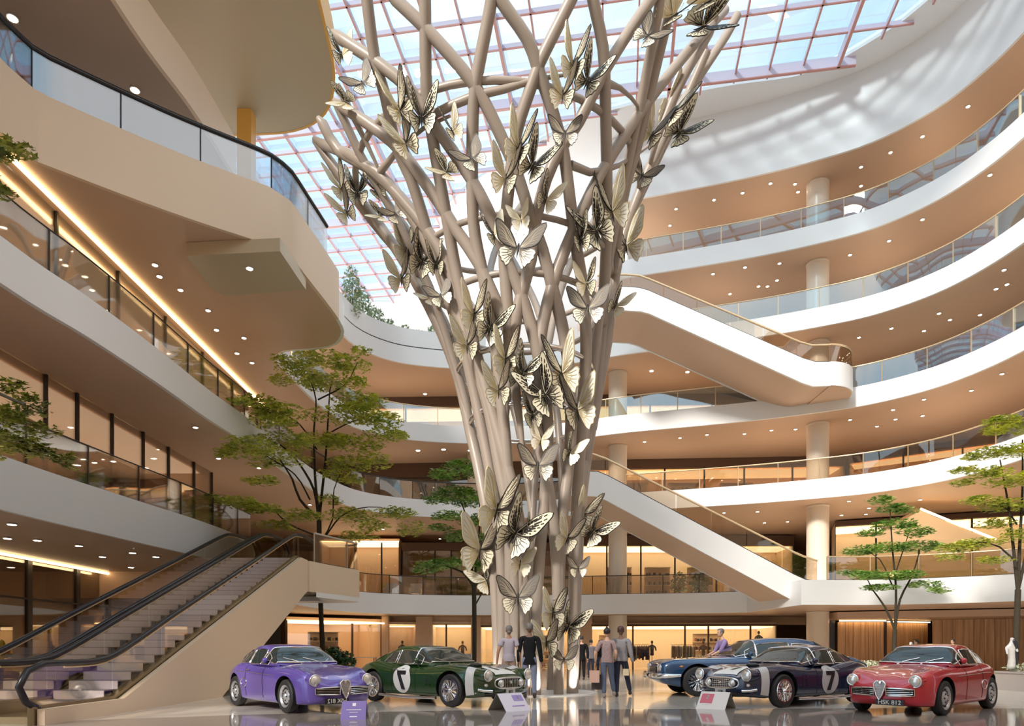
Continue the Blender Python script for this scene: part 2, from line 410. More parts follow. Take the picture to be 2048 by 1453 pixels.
balustrade(rng(E2, lambda p: p.y < 26.5 and p.x < 0), 9.98, 'long clear glass balustrade with thin dark rail in front of the left shops', glass('left_glass', (0.86, 0.84, 0.80), 0.10), M_dark, rr=0.02)
balustrade(rng(E1L, lambda p: True), 5.5, 'glass balustrade with dark rail on the lowest left gallery', glass('left_glass', (0.86, 0.84, 0.80), 0.10), M_dark, rr=0.02)
balustrade(rng(E1, lambda p: p.y > 30 and p.x < 12.6 and p.x > -9.85), 4.4, 'bronze glass balustrade on the lowest gallery behind the sculpture', G_brown, M_dark, rr=0.025)
balustrade(rng(E1, lambda p: p.x > 13.9 and p.y < 32), 4.4, 'bronze glass balustrade behind the small trees on the right', G_brown, M_rail, rr=0.03)
balustrade(E3[:n3-14], 15.15, 'smoky glass balustrade with thick black handrail on the jutting left gallery', glass('smoky_glass', (0.66, 0.72, 0.78), 0.16), M_black, rr=0.07, h=1.05, inset=0.02, base=M_beige)

# ---------------- columns ----------------
M_column = mat('beige_column', (0.80, 0.70, 0.58), 0.3, var=0.03, scale=0.8)
def column(x, y, r, segs, lab):
    root = empty('round_column', lab, 'column', (x, y, 0))
    for a, b in segs:
        MB().lathe([(r*1.03, a), (r*1.03, a+0.08), (r, a+0.1), (r, b-0.1), (r*1.03, b-0.08), (r*1.03, b)], 40, (x, y, 0)).build('column_shaft', M_column, root, 40, Vector((x, y, 0)))
column(16.55, 36.95, 0.57, [(0, 3.25), (4.4, 8.98), (9.98, 13.4), (14.4, 17.8), (18.8, 22.1), (23.1, 26.4)], 'large round beige column rising through all galleries on the right')
column(6.35, 41.0, 0.55, [(0, 3.25), (4.4, 8.98), (9.98, 13.4), (14.4, 17.8)], 'round beige column just right of the sculpture')
column(-2.3, 43.0, 0.5, [(9.98, 13.4)], 'short round column left of the sculpture on the second gallery')

# ---------------- cove strips ----------------
def strip(path, z, lab, h=0.12, w=0.1, parent=None):
    o = MB().ribbon(path, z-h, z, w).build('cove_light', M_warm, parent, 30)
    if parent is None: tag(o, lab, 'strip light')
    return o
# ---------------- escalators ----------------
M_step = mat('lilac_grey_step', (0.84, 0.80, 0.95), 0.45)
M_tread = mat('dark_tread', (0.30, 0.27, 0.33), 0.5)
M_skirt = mat('olive_bronze_skirt', (0.30, 0.22, 0.12), 0.25, metal=0.6)
G_esc = glass('escalator_glass', (0.90, 0.86, 0.78), 0.02, fr=0.16)
zl = lambda Y: 0.25 if Y < 12.9 else min(4.4, 0.25+(Y-12.9)*0.3807)
def rail_path(x):
    p = [(10.95, 0.22), (10.6, 0.38), (10.45, 0.62), (10.62, 0.86), (11.0, 0.97), (12.4, 1.0), (13.3, 1.22), (15.3, 2.0), (18, 3.03), (21, 4.18), (23.2, 5.02), (24.1, 5.26), (25.6, 5.33), (26.25, 5.18), (26.5, 4.9), (26.3, 4.6)]
    return [Vector((x, a, b)) for a, b in cr([Vector(q) for q in p], 0.25)]
def lane(x0, x1, lab, near):
    root = empty('escalator', lab, 'escalator', (x0, 10.9, 0), group='pair of escalators side by side'); loc = Vector((x0, 10.9, 0))
    b = lambda m_, n, mt, sm=35, lb=None: m_.build(n, mt, root, sm, loc, lb)
    MP = lambda a, z, c: Vector((c, a, z))
    # truss body under the steps
    b(MB().xprism([(10.9, 0), (10.9, 0.12), (12.9, 0.12), (23.8, 4.2), (27.0, 4.2), (27.0, 3.35), (24.5, 3.3), (17.4, 0)], MP, x1+0.03, x0-0.03), 'truss', M_skirt, 0)
    for k, x in enumerate((x0, x1)):
        s_ = 1 if k == 0 else -1
        b(MB().xprism([(10.7, 0.0), (10.7, 0.3), (12.9, 0.33), (23.8, 4.48), (26.8, 4.48), (26.8, 3.9), (23.9, 3.9), (13.2, 0.0)], MP, x-0.05, x+0.05), 'skirt_panel', M_skirt, 0)
        # glass infill following the incline, one pane per bay
        ys = [10.75, 12.9]+[12.9+10.9*i/6 for i in range(1, 7)]+[26.2]
        for a, c in zip(ys, ys[1:]):
            zt = lambda Y: 0.93 if Y < 12.5 else min(5.28, zl(Y)+0.83)
            b(MB().xprism([(a+.02, zl(a)+.06), (c-.02, zl(c)+.06), (c-.02, zt(c)), (a+.02, zt(a))], MP, x-.008, x+.008), 'glass_panel', G_esc, 0)
        b(MB().tube(rail_path(x), 0.055, 10), 'handrail', M_black, 60)
        b(MB().tube([p_+Vector((0, 0, -0.07)) for p_ in rail_path(x)[6:-8]], 0.02, 6), 'rail_trim', M_rail, 60)
    n = 26
    for i in range(n):
        y = 12.3+i*(11.6/n); z = 0.10+i*(4.25/n)
        m_ = MB().box(((x0+x1)/2, y, z+0.085), (x0-x1-0.14, 0.02, 0.16), 0, 0)
        m_.box(((x0+x1)/2, y+0.23, z+0.165), (x0-x1-0.14, 0.45, 0.02), 0, 1)
        b(m_, 'step', [M_step, M_tread], 0)
    return root
lane(-7.55, -8.63, 'escalator nearer the cars, beige side panel, lilac grey steps', True)
lane(-8.79, -9.9, 'escalator on the far left side of the pair, next to the left gallery', False)
MPs = lambda a, z, c: Vector((c, a, z))
o = MB().xprism([(10.75, 0), (10.75, 0.26), (12.95, 0.27), (23.85, 4.42), (24.6, 4.42), (24.6, 3.3), (24.2, 3.15), (17.35, 0)], MPs, -7.48, -7.36).build('escalator_cladding', M_beige, smooth=0)
tag(o, 'smooth beige side cladding running up beside the near escalator', 'cladding')
LP = cr([Vector(p) for p in [(-7.30, 24.62), (-7.0, 25.5), (-6.45, 26.8), (-6.15, 27.5), (-6.3, 28.0), (-6.9, 28.25)]], 0.4)
o = MB().prism([tuple(p) for p in LP]+[(-10.15, 28.3), (-10.15, 27.1), (-7.42, 27.1), (-7.42, 24.62)], 3.3, 4.4).build('escalator_landing', M_beige, smooth=30); tag(o, 'rounded beige landing at the top of the left escalators', 'landing')
o = MB().prism([(p.x*0.985-0.1, p.y*0.995+.05) for p in LP[1:]]+[(-10.1, 28.2), (-10.1, 27.4), (-7.5, 26.9)], 3.12, 3.3).build('ceiling', M_white, smooth=30); struct(o, 'pale rounded underside of the escalator landing', 'ceiling')
balustrade([p for p in LP if p.y > 24.9], 4.4, 'glass balustrade with pale rail round the escalator landing', G_brown, mat('pale_rail', (0.6, 0.55, 0.48), 0.3, metal=0.6), rr=0.04)

def bridge(prof_top, prof_bot, Y0, Y1, lab, rx, gl_top):
    """side profile given in pixels on the plane Y0, extruded back to Y1; rx = rounded right end radius"""
    P_ = lambda q: at(q[0], q[1], Y0)
    T = [P_(q) for q in prof_top]; B = [P_(q) for q in prof_bot]
    loc = Vector((T[0].x, Y0, B[-1].z))
    root = empty('escalator', lab, 'escalator', loc)
    body = [(v.x, v.z) for v in T[:-1]]
    MP = lambda a, z, c: Vector((a, c, z))
    Ti = [(v.x, v.z-0.35) for v in T]; Bo = [(v.x, v.z+0.02) for v in B]
    MB().xprism(Ti+Bo[::-1], MP, Y0+0.1, Y1-0.1).build('truss', M_soff, root, 25, loc)
    for y in (Y0, Y1-0.12):
        MB().xprism([(v.x, v.z) for v in T]+[(v.x, v.z) for v in B[::-1]], MP, y, y+0.12).build('side_panel', M_white, root, 25, loc)
        G = [P_(q) for q in gl_top]
        xs = [v.x for v in T]
        def zt(x, L): return lin([(v.x, v.z) for v in L], x)
        x0, x1 = T[0].x, T[-1].x; n = 7
        for i in range(n):
            a = x0+(x1-x0)*i/n+0.02; c = x0+(x1-x0)*(i+1)/n-0.02
            knots = [a]+[x for x in xs if a < x < c]+[c]
            MB().xprism([(k, zt(k, T)+0.03) for k in knots]+[(k, zt(k, G)) for k in knots[::-1]], MP, y+.05, y+.07).build('glass_panel', G_brown, root, 0, loc)
        MB().tube([Vector((v.x, y+.06, v.z)) for v in G], 0.05, 8).build('handrail', M_rail, root, 60, loc)
        MB().tube([Vector((v.x, y+.06, v.z+0.02)) for v in T], 0.035, 6).build('base_channel', M_dark, root, 60, loc)
    if rx:
        zt_, zb_ = T[-1].z, B[-1].z; xc = T[-1].x; yc = (Y0+Y1)/2; r = (Y1-Y0)/2
        arc = [Vector((xc+rx*math.sin(a), yc-r*math.cos(a))) for a in [PI*i/20 for i in range(21)]]
        MB().ribbon(arc, zb_, zt_, 0.12).build('end_panel', M_white, root, 40, loc)
        MB().prism([(p.x, p.y) for p in arc], zb_-0.02, zt_-0.3).build('landing_floor', M_soff, root, 0, loc)
        MB().ribbon(arc, zt_+.03, G[-1].z, 0.02).build('end_glass', G_brown, root, 40, loc)
        MB().tube([Vector((p.x, p.y, G[-1].z)) for p in arc], 0.05, 8).build('end_rail', M_rail, root, 60, loc)
    n = int((T[-2].x-T[1].x)/0.42)
    for i in range(n):
        x = T[1].x+(i+0.5)*(T[-2].x-T[1].x)/n
        z = zt(x, T)-0.75
        m_ = MB().box((x, (Y0+Y1)/2, z), (0.42, (Y1-Y0)-1.2, 0.02), 0, 1); m_.box((x+0.21, (Y0+Y1)/2, z-0.1), (0.02, (Y1-Y0)-1.2, 0.2), 0, 0)
        m_.build('step', [M_step, M_tread], root, 0, loc)
    return root
bridge([(1195, 574), (1250, 574), (1278, 576), (1296, 581), (1606, 717), (1630, 724), (1660, 724)], [(1195, 621), (1250, 621), (1282, 623), (1300, 628), (1604, 766), (1626, 773), (1660, 772)], 32.8, 36.3,
       'upper escalator with white side panels and rounded foot, high on the right', 1.7,
       [(1195, 550), (1250, 548), (1278, 550), (1296, 556), (1600, 683), (1625, 690), (1660, 689)])
bridge([(1140, 943), (1195, 944), (1215, 952), (1588, 1150), (1610, 1160), (1636, 1164)], [(1140, 992), (1190, 993), (1212, 1001), (1590, 1204), (1612, 1210), (1636, 1211)], 32.4, 36.1,
       'lower escalator with white side panels sloping down to the lowest gallery on the right', 0,
       [(1140, 903), (1178, 905), (1212, 917), (1585, 1103), (1608, 1113), (1636, 1122)])
# ---------------- shop fronts ----------------
WN = [2]
M_soft = mat('soft_ceiling_light', (1, 0.72, 0.48), emit=0.55, ecol=(1, 0.66, 0.42))
def front(A, B, z0, z1, muls, lab, gm=G_clear, header=0.0, hm=M_brown, frame=0.1, fm=M_dark, depth=3.0, backm=M_cream, light=True, side=1, cove=False, transom=None, lm=None):
    """glazed front from plan point A to B; depth goes to the left of A->B times side"""
    A = Vector(A); B = Vector(B); t = (B-A).normalized(); nn = Vector((-t.y, t.x))*side; L = (B-A).length
    WN[0] += 1
    root = bpy.data.objects.new('window_%d' % WN[0], None); COL.objects.link(root); root.location = (A.x, A.y, z0); struct(root, lab, 'shop front')
    loc = Vector((A.x, A.y, z0)); ang = math.atan2(t.y, t.x)
    def bx(s0, s1, za, zb, d0, d1, name, m, lb=None):
        c = A+t*(s0+s1)/2+nn*(d0+d1)/2
        return MB().box((c.x, c.y, (za+zb)/2), (s1-s0, abs(d1-d0), zb-za), ang).build(name, m, root, 0, loc, lb)
    zt = z1-header
    if header: bx(0, L, zt, z1, -0.05, 0.3, 'header', hm)
    cuts = [0]+list(muls)+[L]
    for i, (a, c) in enumerate(zip(cuts, cuts[1:])):
        bx(a+frame/2, c-frame/2, z0+0.03, zt, 0.1, 0.12, 'glass_pane', gm)
    for a in cuts: bx(max(0, a-frame/2), min(L, a+frame/2), z0, zt, 0.04, 0.13, 'mullion', fm)
    if transom: bx(0, L, transom, transom+0.06, 0.02, 0.18, 'transom', fm)
    bx(0, L, z0, zt+0.3, depth, depth+0.1, 'back_wall', backm)
    if light: bx(0.1, L-0.1, zt-0.06, zt-0.02, 0.6, depth-0.2, 'ceiling_light_panel', lm or M_shopc)
    bx(0, L, zt+0.06, zt+0.2, 0.12, depth, 'shop_ceiling', backm)
    for s_ in (0, L): bx(max(0, s_-0.05), min(L, s_+0.05), z0, zt+0.2, 0.2, depth, 'side_wall', backm)
    if cove: bx(0, L, z1-0.10, z1-0.02, -0.28, -0.2, 'cove_light', M_warm)
    return root
# ground level, centre right of the sculpture
front((4.9, 42.2), (16.0, 41.2), 0, 2.75, [1.5, 2.55, 5.7, 7.1, 9.6], 'bright glazed fashion shop front with dark mullions between the two big columns', header=0.12, depth=4.5, fm=M_brown)
front((-2.0, 42.6), (4.2, 42.4), 0, 2.7, [2.9, 3.5], 'glazed shop front directly behind the sculpture legs', header=0.1, depth=4.5, fm=M_brown)
front((-12.6, 38.2), (-7.9, 41.6), 0, 2.85, [3.9], 'curved warm shop front behind the purple car', depth=3.5, cove=True, fm=M_brown, backm=M_tan)
front((-7.6, 41.9), (-5.9, 42.3), 0, 2.7, [], 'narrow display window above the green car roof', depth=2, fm=M_tan, backm=M_tan)
front((-5.0, 42.5), (-2.5, 42.6), 0, 2.75, [0.9], 'shop window with white round chairs left of the sculpture', depth=3.2, fm=M_brown)
for (x0, x1, y, m_, lb) in ((-7.95, -7.55, 41.75, M_tan, 'tan pier between two shop fronts'), (-5.95, -4.95, 42.4, M_tan, 'broad tan pier behind the green car'), (-2.55, -1.95, 42.6, M_tan, 'tan pier beside the sculpture'), (4.15, 4.95, 42.3, M_tan, 'tan pier left of the column')):
    o = MB().box(((x0+x1)/2, y+.1, 1.62), (x1-x0, 0.5, 3.24)).build('wall_pier', m_, smooth=0); struct(o, lb, 'wall')
o = MB().box((-14.6, 37.0, 1.62), (3.9, 0.3, 3.24), math.radians(20)).build('wall_dark', M_dark, smooth=0); struct(o, 'dark lacquered wall panel under the escalator landing', 'wall')
o = MB().box((1.5, 42.9, 3.0), (34, 0.3, 0.5)).build('wall_header', M_tan, smooth=0); struct(o, 'tan strip over the ground floor shop fronts', 'wall')
# ground right: oak panelling, door
def oak(x0, x1, y0, y1, z1, lb, n):
    a = Vector((x0, y0)); b_ = Vector((x1, y1)); t = b_-a; L = t.length; ang = math.atan2(t.y, t.x)
    WN[0] += 1
    root = bpy.data.objects.new('wall_oak_%d' % WN[0], None); COL.objects.link(root); root.location = (x0, y0, 0); struct(root, lb, 'wall')
    for i in range(n):
        c = a+t*(i+0.5)/n
        MB().box((c.x, c.y, z1/2), (L/n-0.015, 0.12, z1), ang).build('wood_panel', M_wood, root, 0, Vector((x0, y0, 0)))
    c = a+t*0.5
    MB().box((c.x, c.y-0.25, z1+0.06), (L, 0.08, 0.06), ang).build('cove_light', M_warm, root, 0, Vector((x0, y0, 0)))
oak(18.4, 20.9, 38.6, 38.4, 2.75, 'oak panelled wall right of the big column', 6)
oak(21.0, 23.9, 38.4, 39.3, 2.7, 'oak panelled wall behind the trees on the right', 7)
oak(23.4, 27.2, 38.0, 36.0, 2.85, 'oak panelled wall behind the red car', 9)
oak(30.2, 33.5, 34.6, 33.2, 2.8, 'oak panelled wall at the far right edge', 7)
o = MB().box((28.7, 35.6, 1.3), (3.0, 0.15, 2.6), math.radians(-24)).build('door_1', mat('walnut_door', (0.055, 0.028, 0.018), 0.3), smooth=0); struct(o, 'dark walnut double door behind the red car', 'door')
o = MB().box((20.95, 38.35, 1.5), (0.12, 0.2, 3.0)).build('trim_14', M_dark, smooth=0); struct(o, 'thin dark post between oak panels', 'trim')
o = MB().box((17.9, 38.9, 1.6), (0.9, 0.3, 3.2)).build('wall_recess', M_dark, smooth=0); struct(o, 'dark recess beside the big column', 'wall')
o = MB().prism([(17.3, 36.3), (33, 30.5), (33.5, 40), (17.3, 40)], 2.86, 3.2).build('ceiling', M_soff, smooth=0); struct(o, 'tan dropped soffit over the oak walls', 'ceiling')
# left ground, first and second gallery
front((-16.4, 40), (-16.4, 14), 0, 4.3, [12.1, 14.1, 16.7, 19.5], 'tall tan panelled shop front behind the escalators', G_brown, depth=2.2, cove=True, side=-1, backm=M_tan, frame=0.22, transom=2.9, light=False)
front((-13.1, 30), (-13.1, 9), 5.5, 8.98, [1.7, 3.8, 5.6, 7.5, 9.3, 10.7, 13], 'glazed dark framed shop front on the lowest left gallery', G_clear, depth=3.2, side=-1, backm=M_tan, lm=M_soft, frame=0.08)
front((-12.6, 34), (-12.6, 9), 9.98, 13.4, [3, 6, 9, 12, 15, 18], 'pale glazed shop front on the middle left gallery', G_clear, depth=2.6, side=-1, backm=M_cream, lm=M_soft, frame=0.07, cove=True)
# centre galleries
front((-13, 46), (-7.6, 46), 4.4, 8.5, [2.4, 4.2], 'warm lit niche shop on the lowest gallery left of the sculpture', G_clear, depth=2.5, cove=True, backm=M_tan)
front((-7.4, 46), (4.2, 46), 4.4, 8.4, [2.2, 3.3, 6, 8], 'dark framed shop front on the lowest gallery behind the sculpture', G_brown, header=0.5, depth=3, backm=M_tan, light=False)
front((4.4, 46), (19, 46), 4.4, 8.9, [2, 4.3, 6.6, 9.4, 11], 'warm lit glazed shop front on the lowest gallery under the escalator', G_clear, header=0.7, depth=3, backm=M_cream)
front((19.4, 41), (32, 36), 4.4, 8.9, [2.2, 4.4, 7, 10], 'glowing restaurant front on the lowest gallery at the right', G_clear, header=0.3, depth=3, backm=M_cream)
front((-11, 45), (4.5, 44), 9.98, 13.38, [3, 6, 9, 12], 'dark shop front on the second gallery left of the sculpture', G_brown, header=0.9, depth=3, backm=M_brown, light=False)
front((4.8, 44), (21, 43), 9.98, 13.38, [2.5, 5, 7.5, 10, 13], 'amber lit glazed front on the second gallery above the lower escalator', G_brown, header=0.55, depth=3, backm=M_tan)
front((21.2, 43), (33, 35), 9.98, 13.38, [3, 6, 9, 12], 'amber lit glazed front on the second gallery at the right', G_brown, header=0.4, depth=2, backm=M_tan)
front((-11, 45), (21, 44), 14.4, 17.78, [4, 8, 12, 16, 20, 24, 28], 'brown glazed front on the third gallery', G_brown, header=0.6, depth=3, backm=M_tan)
# folded lit canopy on the right of the lowest gallery
c = [on(1745, 1072, 8.0), on(1840, 1020, 8.9), on(1990, 1085, 7.6), on(1880, 1112, 6.9)]
Yc = 35.5
pts = [at(1745, 1075, Yc+1.5), at(1840, 1022, Yc), at(1990, 1083, Yc), at(1890, 1112, Yc+2.5)]
m_ = MB().add(pts+[p+Vector((0, 0.3, 0.12)) for p in pts], [(0, 1, 2, 3), (7, 6, 5, 4), (0, 4, 5, 1), (1, 5, 6, 2), (2, 6, 7, 3), (3, 7, 4, 0)])
cn = m_.build('folded_canopy', M_cream, smooth=0); tag(cn, 'folded tan canopy with a glowing right edge above the lowest gallery', 'canopy')
MB().tube([pts[1]+Vector((0, -.05, 0.08)), pts[2]+Vector((0, -.05, 0.08))], 0.06, 6).build('cove_light', M_warm, cn)

# ---------------- recessed downlights ----------------
def downs(px, z, lab, grp, r=0.075):
    p0 = None
    for (x, y) in px:
        p = on(x, y, z)
        if p0 is None:
            m_ = MB().lathe([(0.0, -0.024), (r, -0.024), (r, -0.004)], 16, mi=0); m_.lathe([(r, -0.015), (r*1.25, -0.02), (r*1.3, 0.0), (r, 0.0)], 16, mi=1)
            p0 = m_.build('recessed_downlight', [M_spot, M_white]); o = p0
        else:
            o = p0.copy(); COL.objects.link(o)
        o.location = p; tag(o, lab, 'ceiling light', grp)
downs([(1340, 451), (1352, 418), (1428, 400), (1485, 386), (1541, 367), (1596, 384), (1590, 368), (1722, 334), (1781, 305), (1845, 273), (1722, 372), (1936, 213)], 26.39, 'small round downlight in the roof level soffit at top right', 'downlights in the roof soffit')
downs([(1426, 548), (1490, 535), (1559, 527), (1554, 561), (1517, 573), (1535, 573), (1460, 588), (1778, 482), (1845, 439), (1700, 510), (1980, 350)], 22.09, 'small round downlight in the soffit under the topmost gallery', 'downlights under the topmost gallery')
downs([(1783, 657), (1848, 662), (1878, 627), (1960, 630), (2014, 569), (1992, 578), (1718, 675), (2008, 540), (1900, 640)], 17.79, 'small round downlight in the soffit under the fourth gallery', 'downlights under the fourth gallery')
downs([(1303, 742), (1375, 744), (1845, 832), (1848, 799), (1700, 840), (1791, 839), (1786, 820), (1943, 781), (1754, 853), (2004, 748), (1289, 884), (1360, 876), (1414, 870), (1489, 868), (1543, 861), (1591, 859), (310, 530), (319, 553), (361, 580), (416, 621), (433, 660), (488, 676), (474, 707), (504, 726), (850, 788)], 13.39, 'small round downlight in the soffit under the third gallery', 'downlights under the third gallery')
downs([(314, 899), (391, 855), (437, 917), (518, 936), (836, 901), (887, 899), (940, 901), (1288, 1045), (1448, 1026), (1515, 1024), (1529, 1046), (1575, 1044), (1698, 1003), (1738, 1017), (1683, 1031), (1732, 1029), (1840, 1000), (700, 1075), (766, 1059), (770, 1090), (880, 1078), (918, 1097), (620, 1010)], 8.97, 'small round downlight in the soffit under the second gallery', 'downlights under the second gallery')
downs([(24, 1049), (75, 1081), (15, 1077), (158, 1092), (265, 1106), (205, 1114), (312, 1114), (262, 1135)], 4.29, 'small round downlight in the brown soffit above the escalators', 'downlights above the escalators', 0.09)
downs([(25, 36), (270, 180)], 17.8, 'round downlight in the dark brown soffit at top left', 'downlights at top left', 0.11)
downs([(499, 537)], 12.99, 'round downlight in the olive dropped panel', 'downlight in the dropped panel', 0.09)
# ---------------- tree sculpture of bent tubes ----------------
SIL = [(1420, 987, 1150), (1200, 985, 1155), (1100, 978, 1160), (1000, 965, 1163), (900, 950, 1170), (800, 930, 1180), (700, 898, 1192), (600, 860, 1212), (500, 800, 1238), (400, 720, 1275), (300, 648, 1320), (200, 590, 1370), (100, 540, 1420), (0, 500, 1470), (-150, 440, 1540)]
Y0 = 19.0; K = Y0/F
ZT = sorted([(CH+(HY-y)*K, ((l+r)/2-CX)*K, (r-l)/2*K) for y, l, r in SIL])
xc_ = lambda z: lin([(a, b) for a, b, c in ZT], z)
rc_ = lambda z: smo([(a, c) for a, b, c in ZT], z)
def onfront(px, py, back=False, off=0.0):
    Y = Y0
    for _ in range(12):
        z = CH+(HY-py)*Y/F; X = (px-CX)*Y/F; r = rc_(z); d = r*r-(X-xc_(z))**2
        Yn = Y0+(1 if back else -1)*math.sqrt(max(d, 0)); Y = 0.5*Y+0.5*(Yn+off)
    return Vector(((px-CX)*Y/F, Y, CH+(HY-py)*Y/F))
M_tube = mat('taupe_tube', (0.36, 0.30, 0.25), 0.38, var=0.06, scale=1.5)
M_ring = mat('polished_steel_hoop', (0.80, 0.76, 0.72), 0.15, metal=0.9)
sc_ = empty('tree_sculpture', 'towering tree shaped sculpture of bent taupe tubes flaring up to the skylight', 'sculpture', (xc_(0), Y0, 0)); sl = Vector((xc_(0), Y0, 0))
TR = [
 [(983, -40), (983, 0), (952, 165), (945, 260), (945, 400), (950, 470), (968, 560), (990, 680), (1003, 800), (1012, 900), (1018, 1000), (1020, 1100), (1020, 1250), (1020, 1390)],
 [(985, -40), (1001, 0), (1054, 77), (1076, 138), (1107, 229), (1127, 305), (1140, 400), (1150, 480), (1166, 580), (1172, 700), (1163, 850), (1157, 950), (1150, 1100), (1146, 1250), (1143, 1390)],
 [(765, -40), (792, 0), (850, 55), (947, 168), (1006, 281), (1035, 350), (1060, 430), (1085, 500), (1106, 580), (1124, 650), (1138, 740), (1142, 850), (1135, 950), (1122, 1060), (1118, 1200), (1117, 1390)],
 [(1160, -40), (1142, 0), (1080, 124), (1060, 180), (1032, 270), (1015, 400), (1008, 500), (1014, 600), (1020, 700), (1034, 800), (1046, 900)],
 [(1183, -40), (1186, 0), (1206, 96), (1211, 220), (1214, 400), (1212, 500), (1205, 620), (1195, 720), (1180, 850), (1165, 960), (1158, 1050), (1152, 1200), (1147, 1385)],
 [(1330, -40), (1297, 6), (1216, 130), (1158, 243), (1120, 300), (1092, 360), (1072, 440), (1062, 520), (1040, 600), (1026, 680), (1018, 760), (1012, 850)],
 [(668, 202), (684, 213), (785, 285), (866, 388), (912, 460), (956, 525), (1003, 630), (1035, 710), (1060, 800), (1082, 900), (1100, 1000), (1112, 1100), (1116, 1200)],
 [(664, 64), (676, 74), (760, 129), (821, 181), (866, 246), (941, 356), (985, 440), (1016, 525), (1050, 611), (1075, 705), (1092, 800), (1095, 900), (1090, 1000), (1080, 1100), (1072, 1250), (1072, 1390)],
 [(730, -40), (734, 0), (750, 120), (770, 190), (792, 291), (821, 356), (845, 430), (872, 520), (905, 620), (930, 700), (950, 790), (968, 880), (985, 970), (1000, 1080), (1005, 1200), (1003, 1390)],
 [(848, -40), (850, 0), (853, 178), (866, 281), (896, 450), (912, 540), (940, 660), (972, 780), (1005, 900), (1030, 1000), (1045, 1100), (1050, 1250), (1050, 1390)],
 [(636, 236), (645, 247), (680, 305), (755, 345), (800, 400), (850, 480), (890, 560), (925, 650), (955, 740), (980, 830), (1000, 940), (1022, 1050), (1030, 1200), (1027, 1390)],
 [(628, 278), (648, 290), (700, 310), (775, 368), (850, 455), (890, 520), (918, 610), (942, 690)],
 [(628, 282), (652, 312), (712, 390), (780, 480), (840, 580), (885, 670), (918, 760), (940, 860), (962, 960), (982, 1080), (992, 1200), (998, 1390)],
 [(676, 168), (701, 223), (735, 290), (760, 345)],
 [(760, 345), (810, 285), (850, 255), (900, 232)],
 [(1352, -40), (1344, 0), (1319, 103), (1296, 200), (1272, 300), (1252, 370), (1237, 450), (1226, 550), (1208, 680), (1192, 800), (1175, 900), (1163, 1000), (1155, 1100), (1148, 1250)],
 [(1450, 20), (1406, 68), (1309, 186), (1230, 300), (1200, 350), (1165, 420), (1130, 500), (1105, 570), (1085, 650), (1074, 740), (1072, 840)],
 [(1430, 30), (1418, 66), (1365, 157), (1335, 225), (1310, 290), (1296, 350)],
 [(1475, 30), (1453, 70), (1377, 186), (1335, 260), (1295, 345), (1262, 430), (1238, 510), (1225, 590), (1215, 680), (1203, 760), (1190, 860)],
 [(1211, 165), (1240, 176), (1262, 195), (1290, 232)],
 [(862, 232), (905, 210), (955, 190), (1010, 178), (1070, 160), (1130, 150)],
 [(1142, 330), (1180, 345), (1240, 330), (1300, 290)],
]
for i, L in enumerate(TR):
    p = [onfront(*q) for q in cr([Vector(q) for q in L], 30)]
    if L[-1][1] >= 1380: p[-1].z = 0.0
    hoop = i >= 19
    rad = [(0.135+0.02*min(1, q.z/4) if q.z < 9 else max(0.115, 0.155-(q.z-9)*0.004)) * (0.7 if hoop or i in (13, 14) else 1) for q in p]
    if L[-1][1] < 1200:
        for k_ in range(1, min(6, len(rad))): rad[-k_] *= (0.35+0.65*(k_-1)/5)
    if L[0][1] > 20 and L[0][0] < 680: rad[0] *= .5
    MB().tube(p, rad, 12).build('tube', M_tube, sc_, 60, sl)
def helix(a0, tw, z0, z1, r_=0.12):
    out = []
    for i in range(34):
        z = z0+(z1-z0)*i/33; s_ = z/17.0; a = a0+tw*s_**1.1; r = rc_(z)
        X_, Y_ = xc_(z)+r*math.cos(a), Y0+r*math.sin(a)
        if CX+X_*F/Y_ < 672 and HY-(z-CH)*F/Y_ < 268: break
        out.append(Vector((xc_(z)+r*math.cos(a), Y0+r*math.sin(a), z)))
    return out
for k in range(4):
    a0 = math.radians(22+k*42)
    MB().tube(helix(a0, -1.15, 0, 17.5), 0.12, 10).build('tube', M_tube, sc_, 60, sl)
for k in range(4):
    a0 = math.radians(28+k*42)
    MB().tube(helix(a0, 1.15, 4, 17.5), 0.11, 10).build('tube', M_tube, sc_, 60, sl)
for py, r_ in ((165, 0.085), (430, 0.075), (545, 0.08), (690, 0.07), (806, 0.075)):
    z = onfront(1070, py).z; r = rc_(z)*0.99
    MB().tube([Vector((xc_(z)+r*math.cos(2*PI*j/48), Y0+r*math.sin(2*PI*j/48), z)) for j in range(48)], r_, 10, closed=True).build('hoop', M_ring if py > 600 else M_tube, sc_, 60, sl)
o = MB().lathe([(0.0, 0.0), (1.75, 0.0), (1.75, 0.02), (0.0, 0.02)], 48, (xc_(0), Y0, 0)).build('base_disc', mat('white_base', (0.85, 0.84, 0.82), 0.3), sc_, 30, sl)

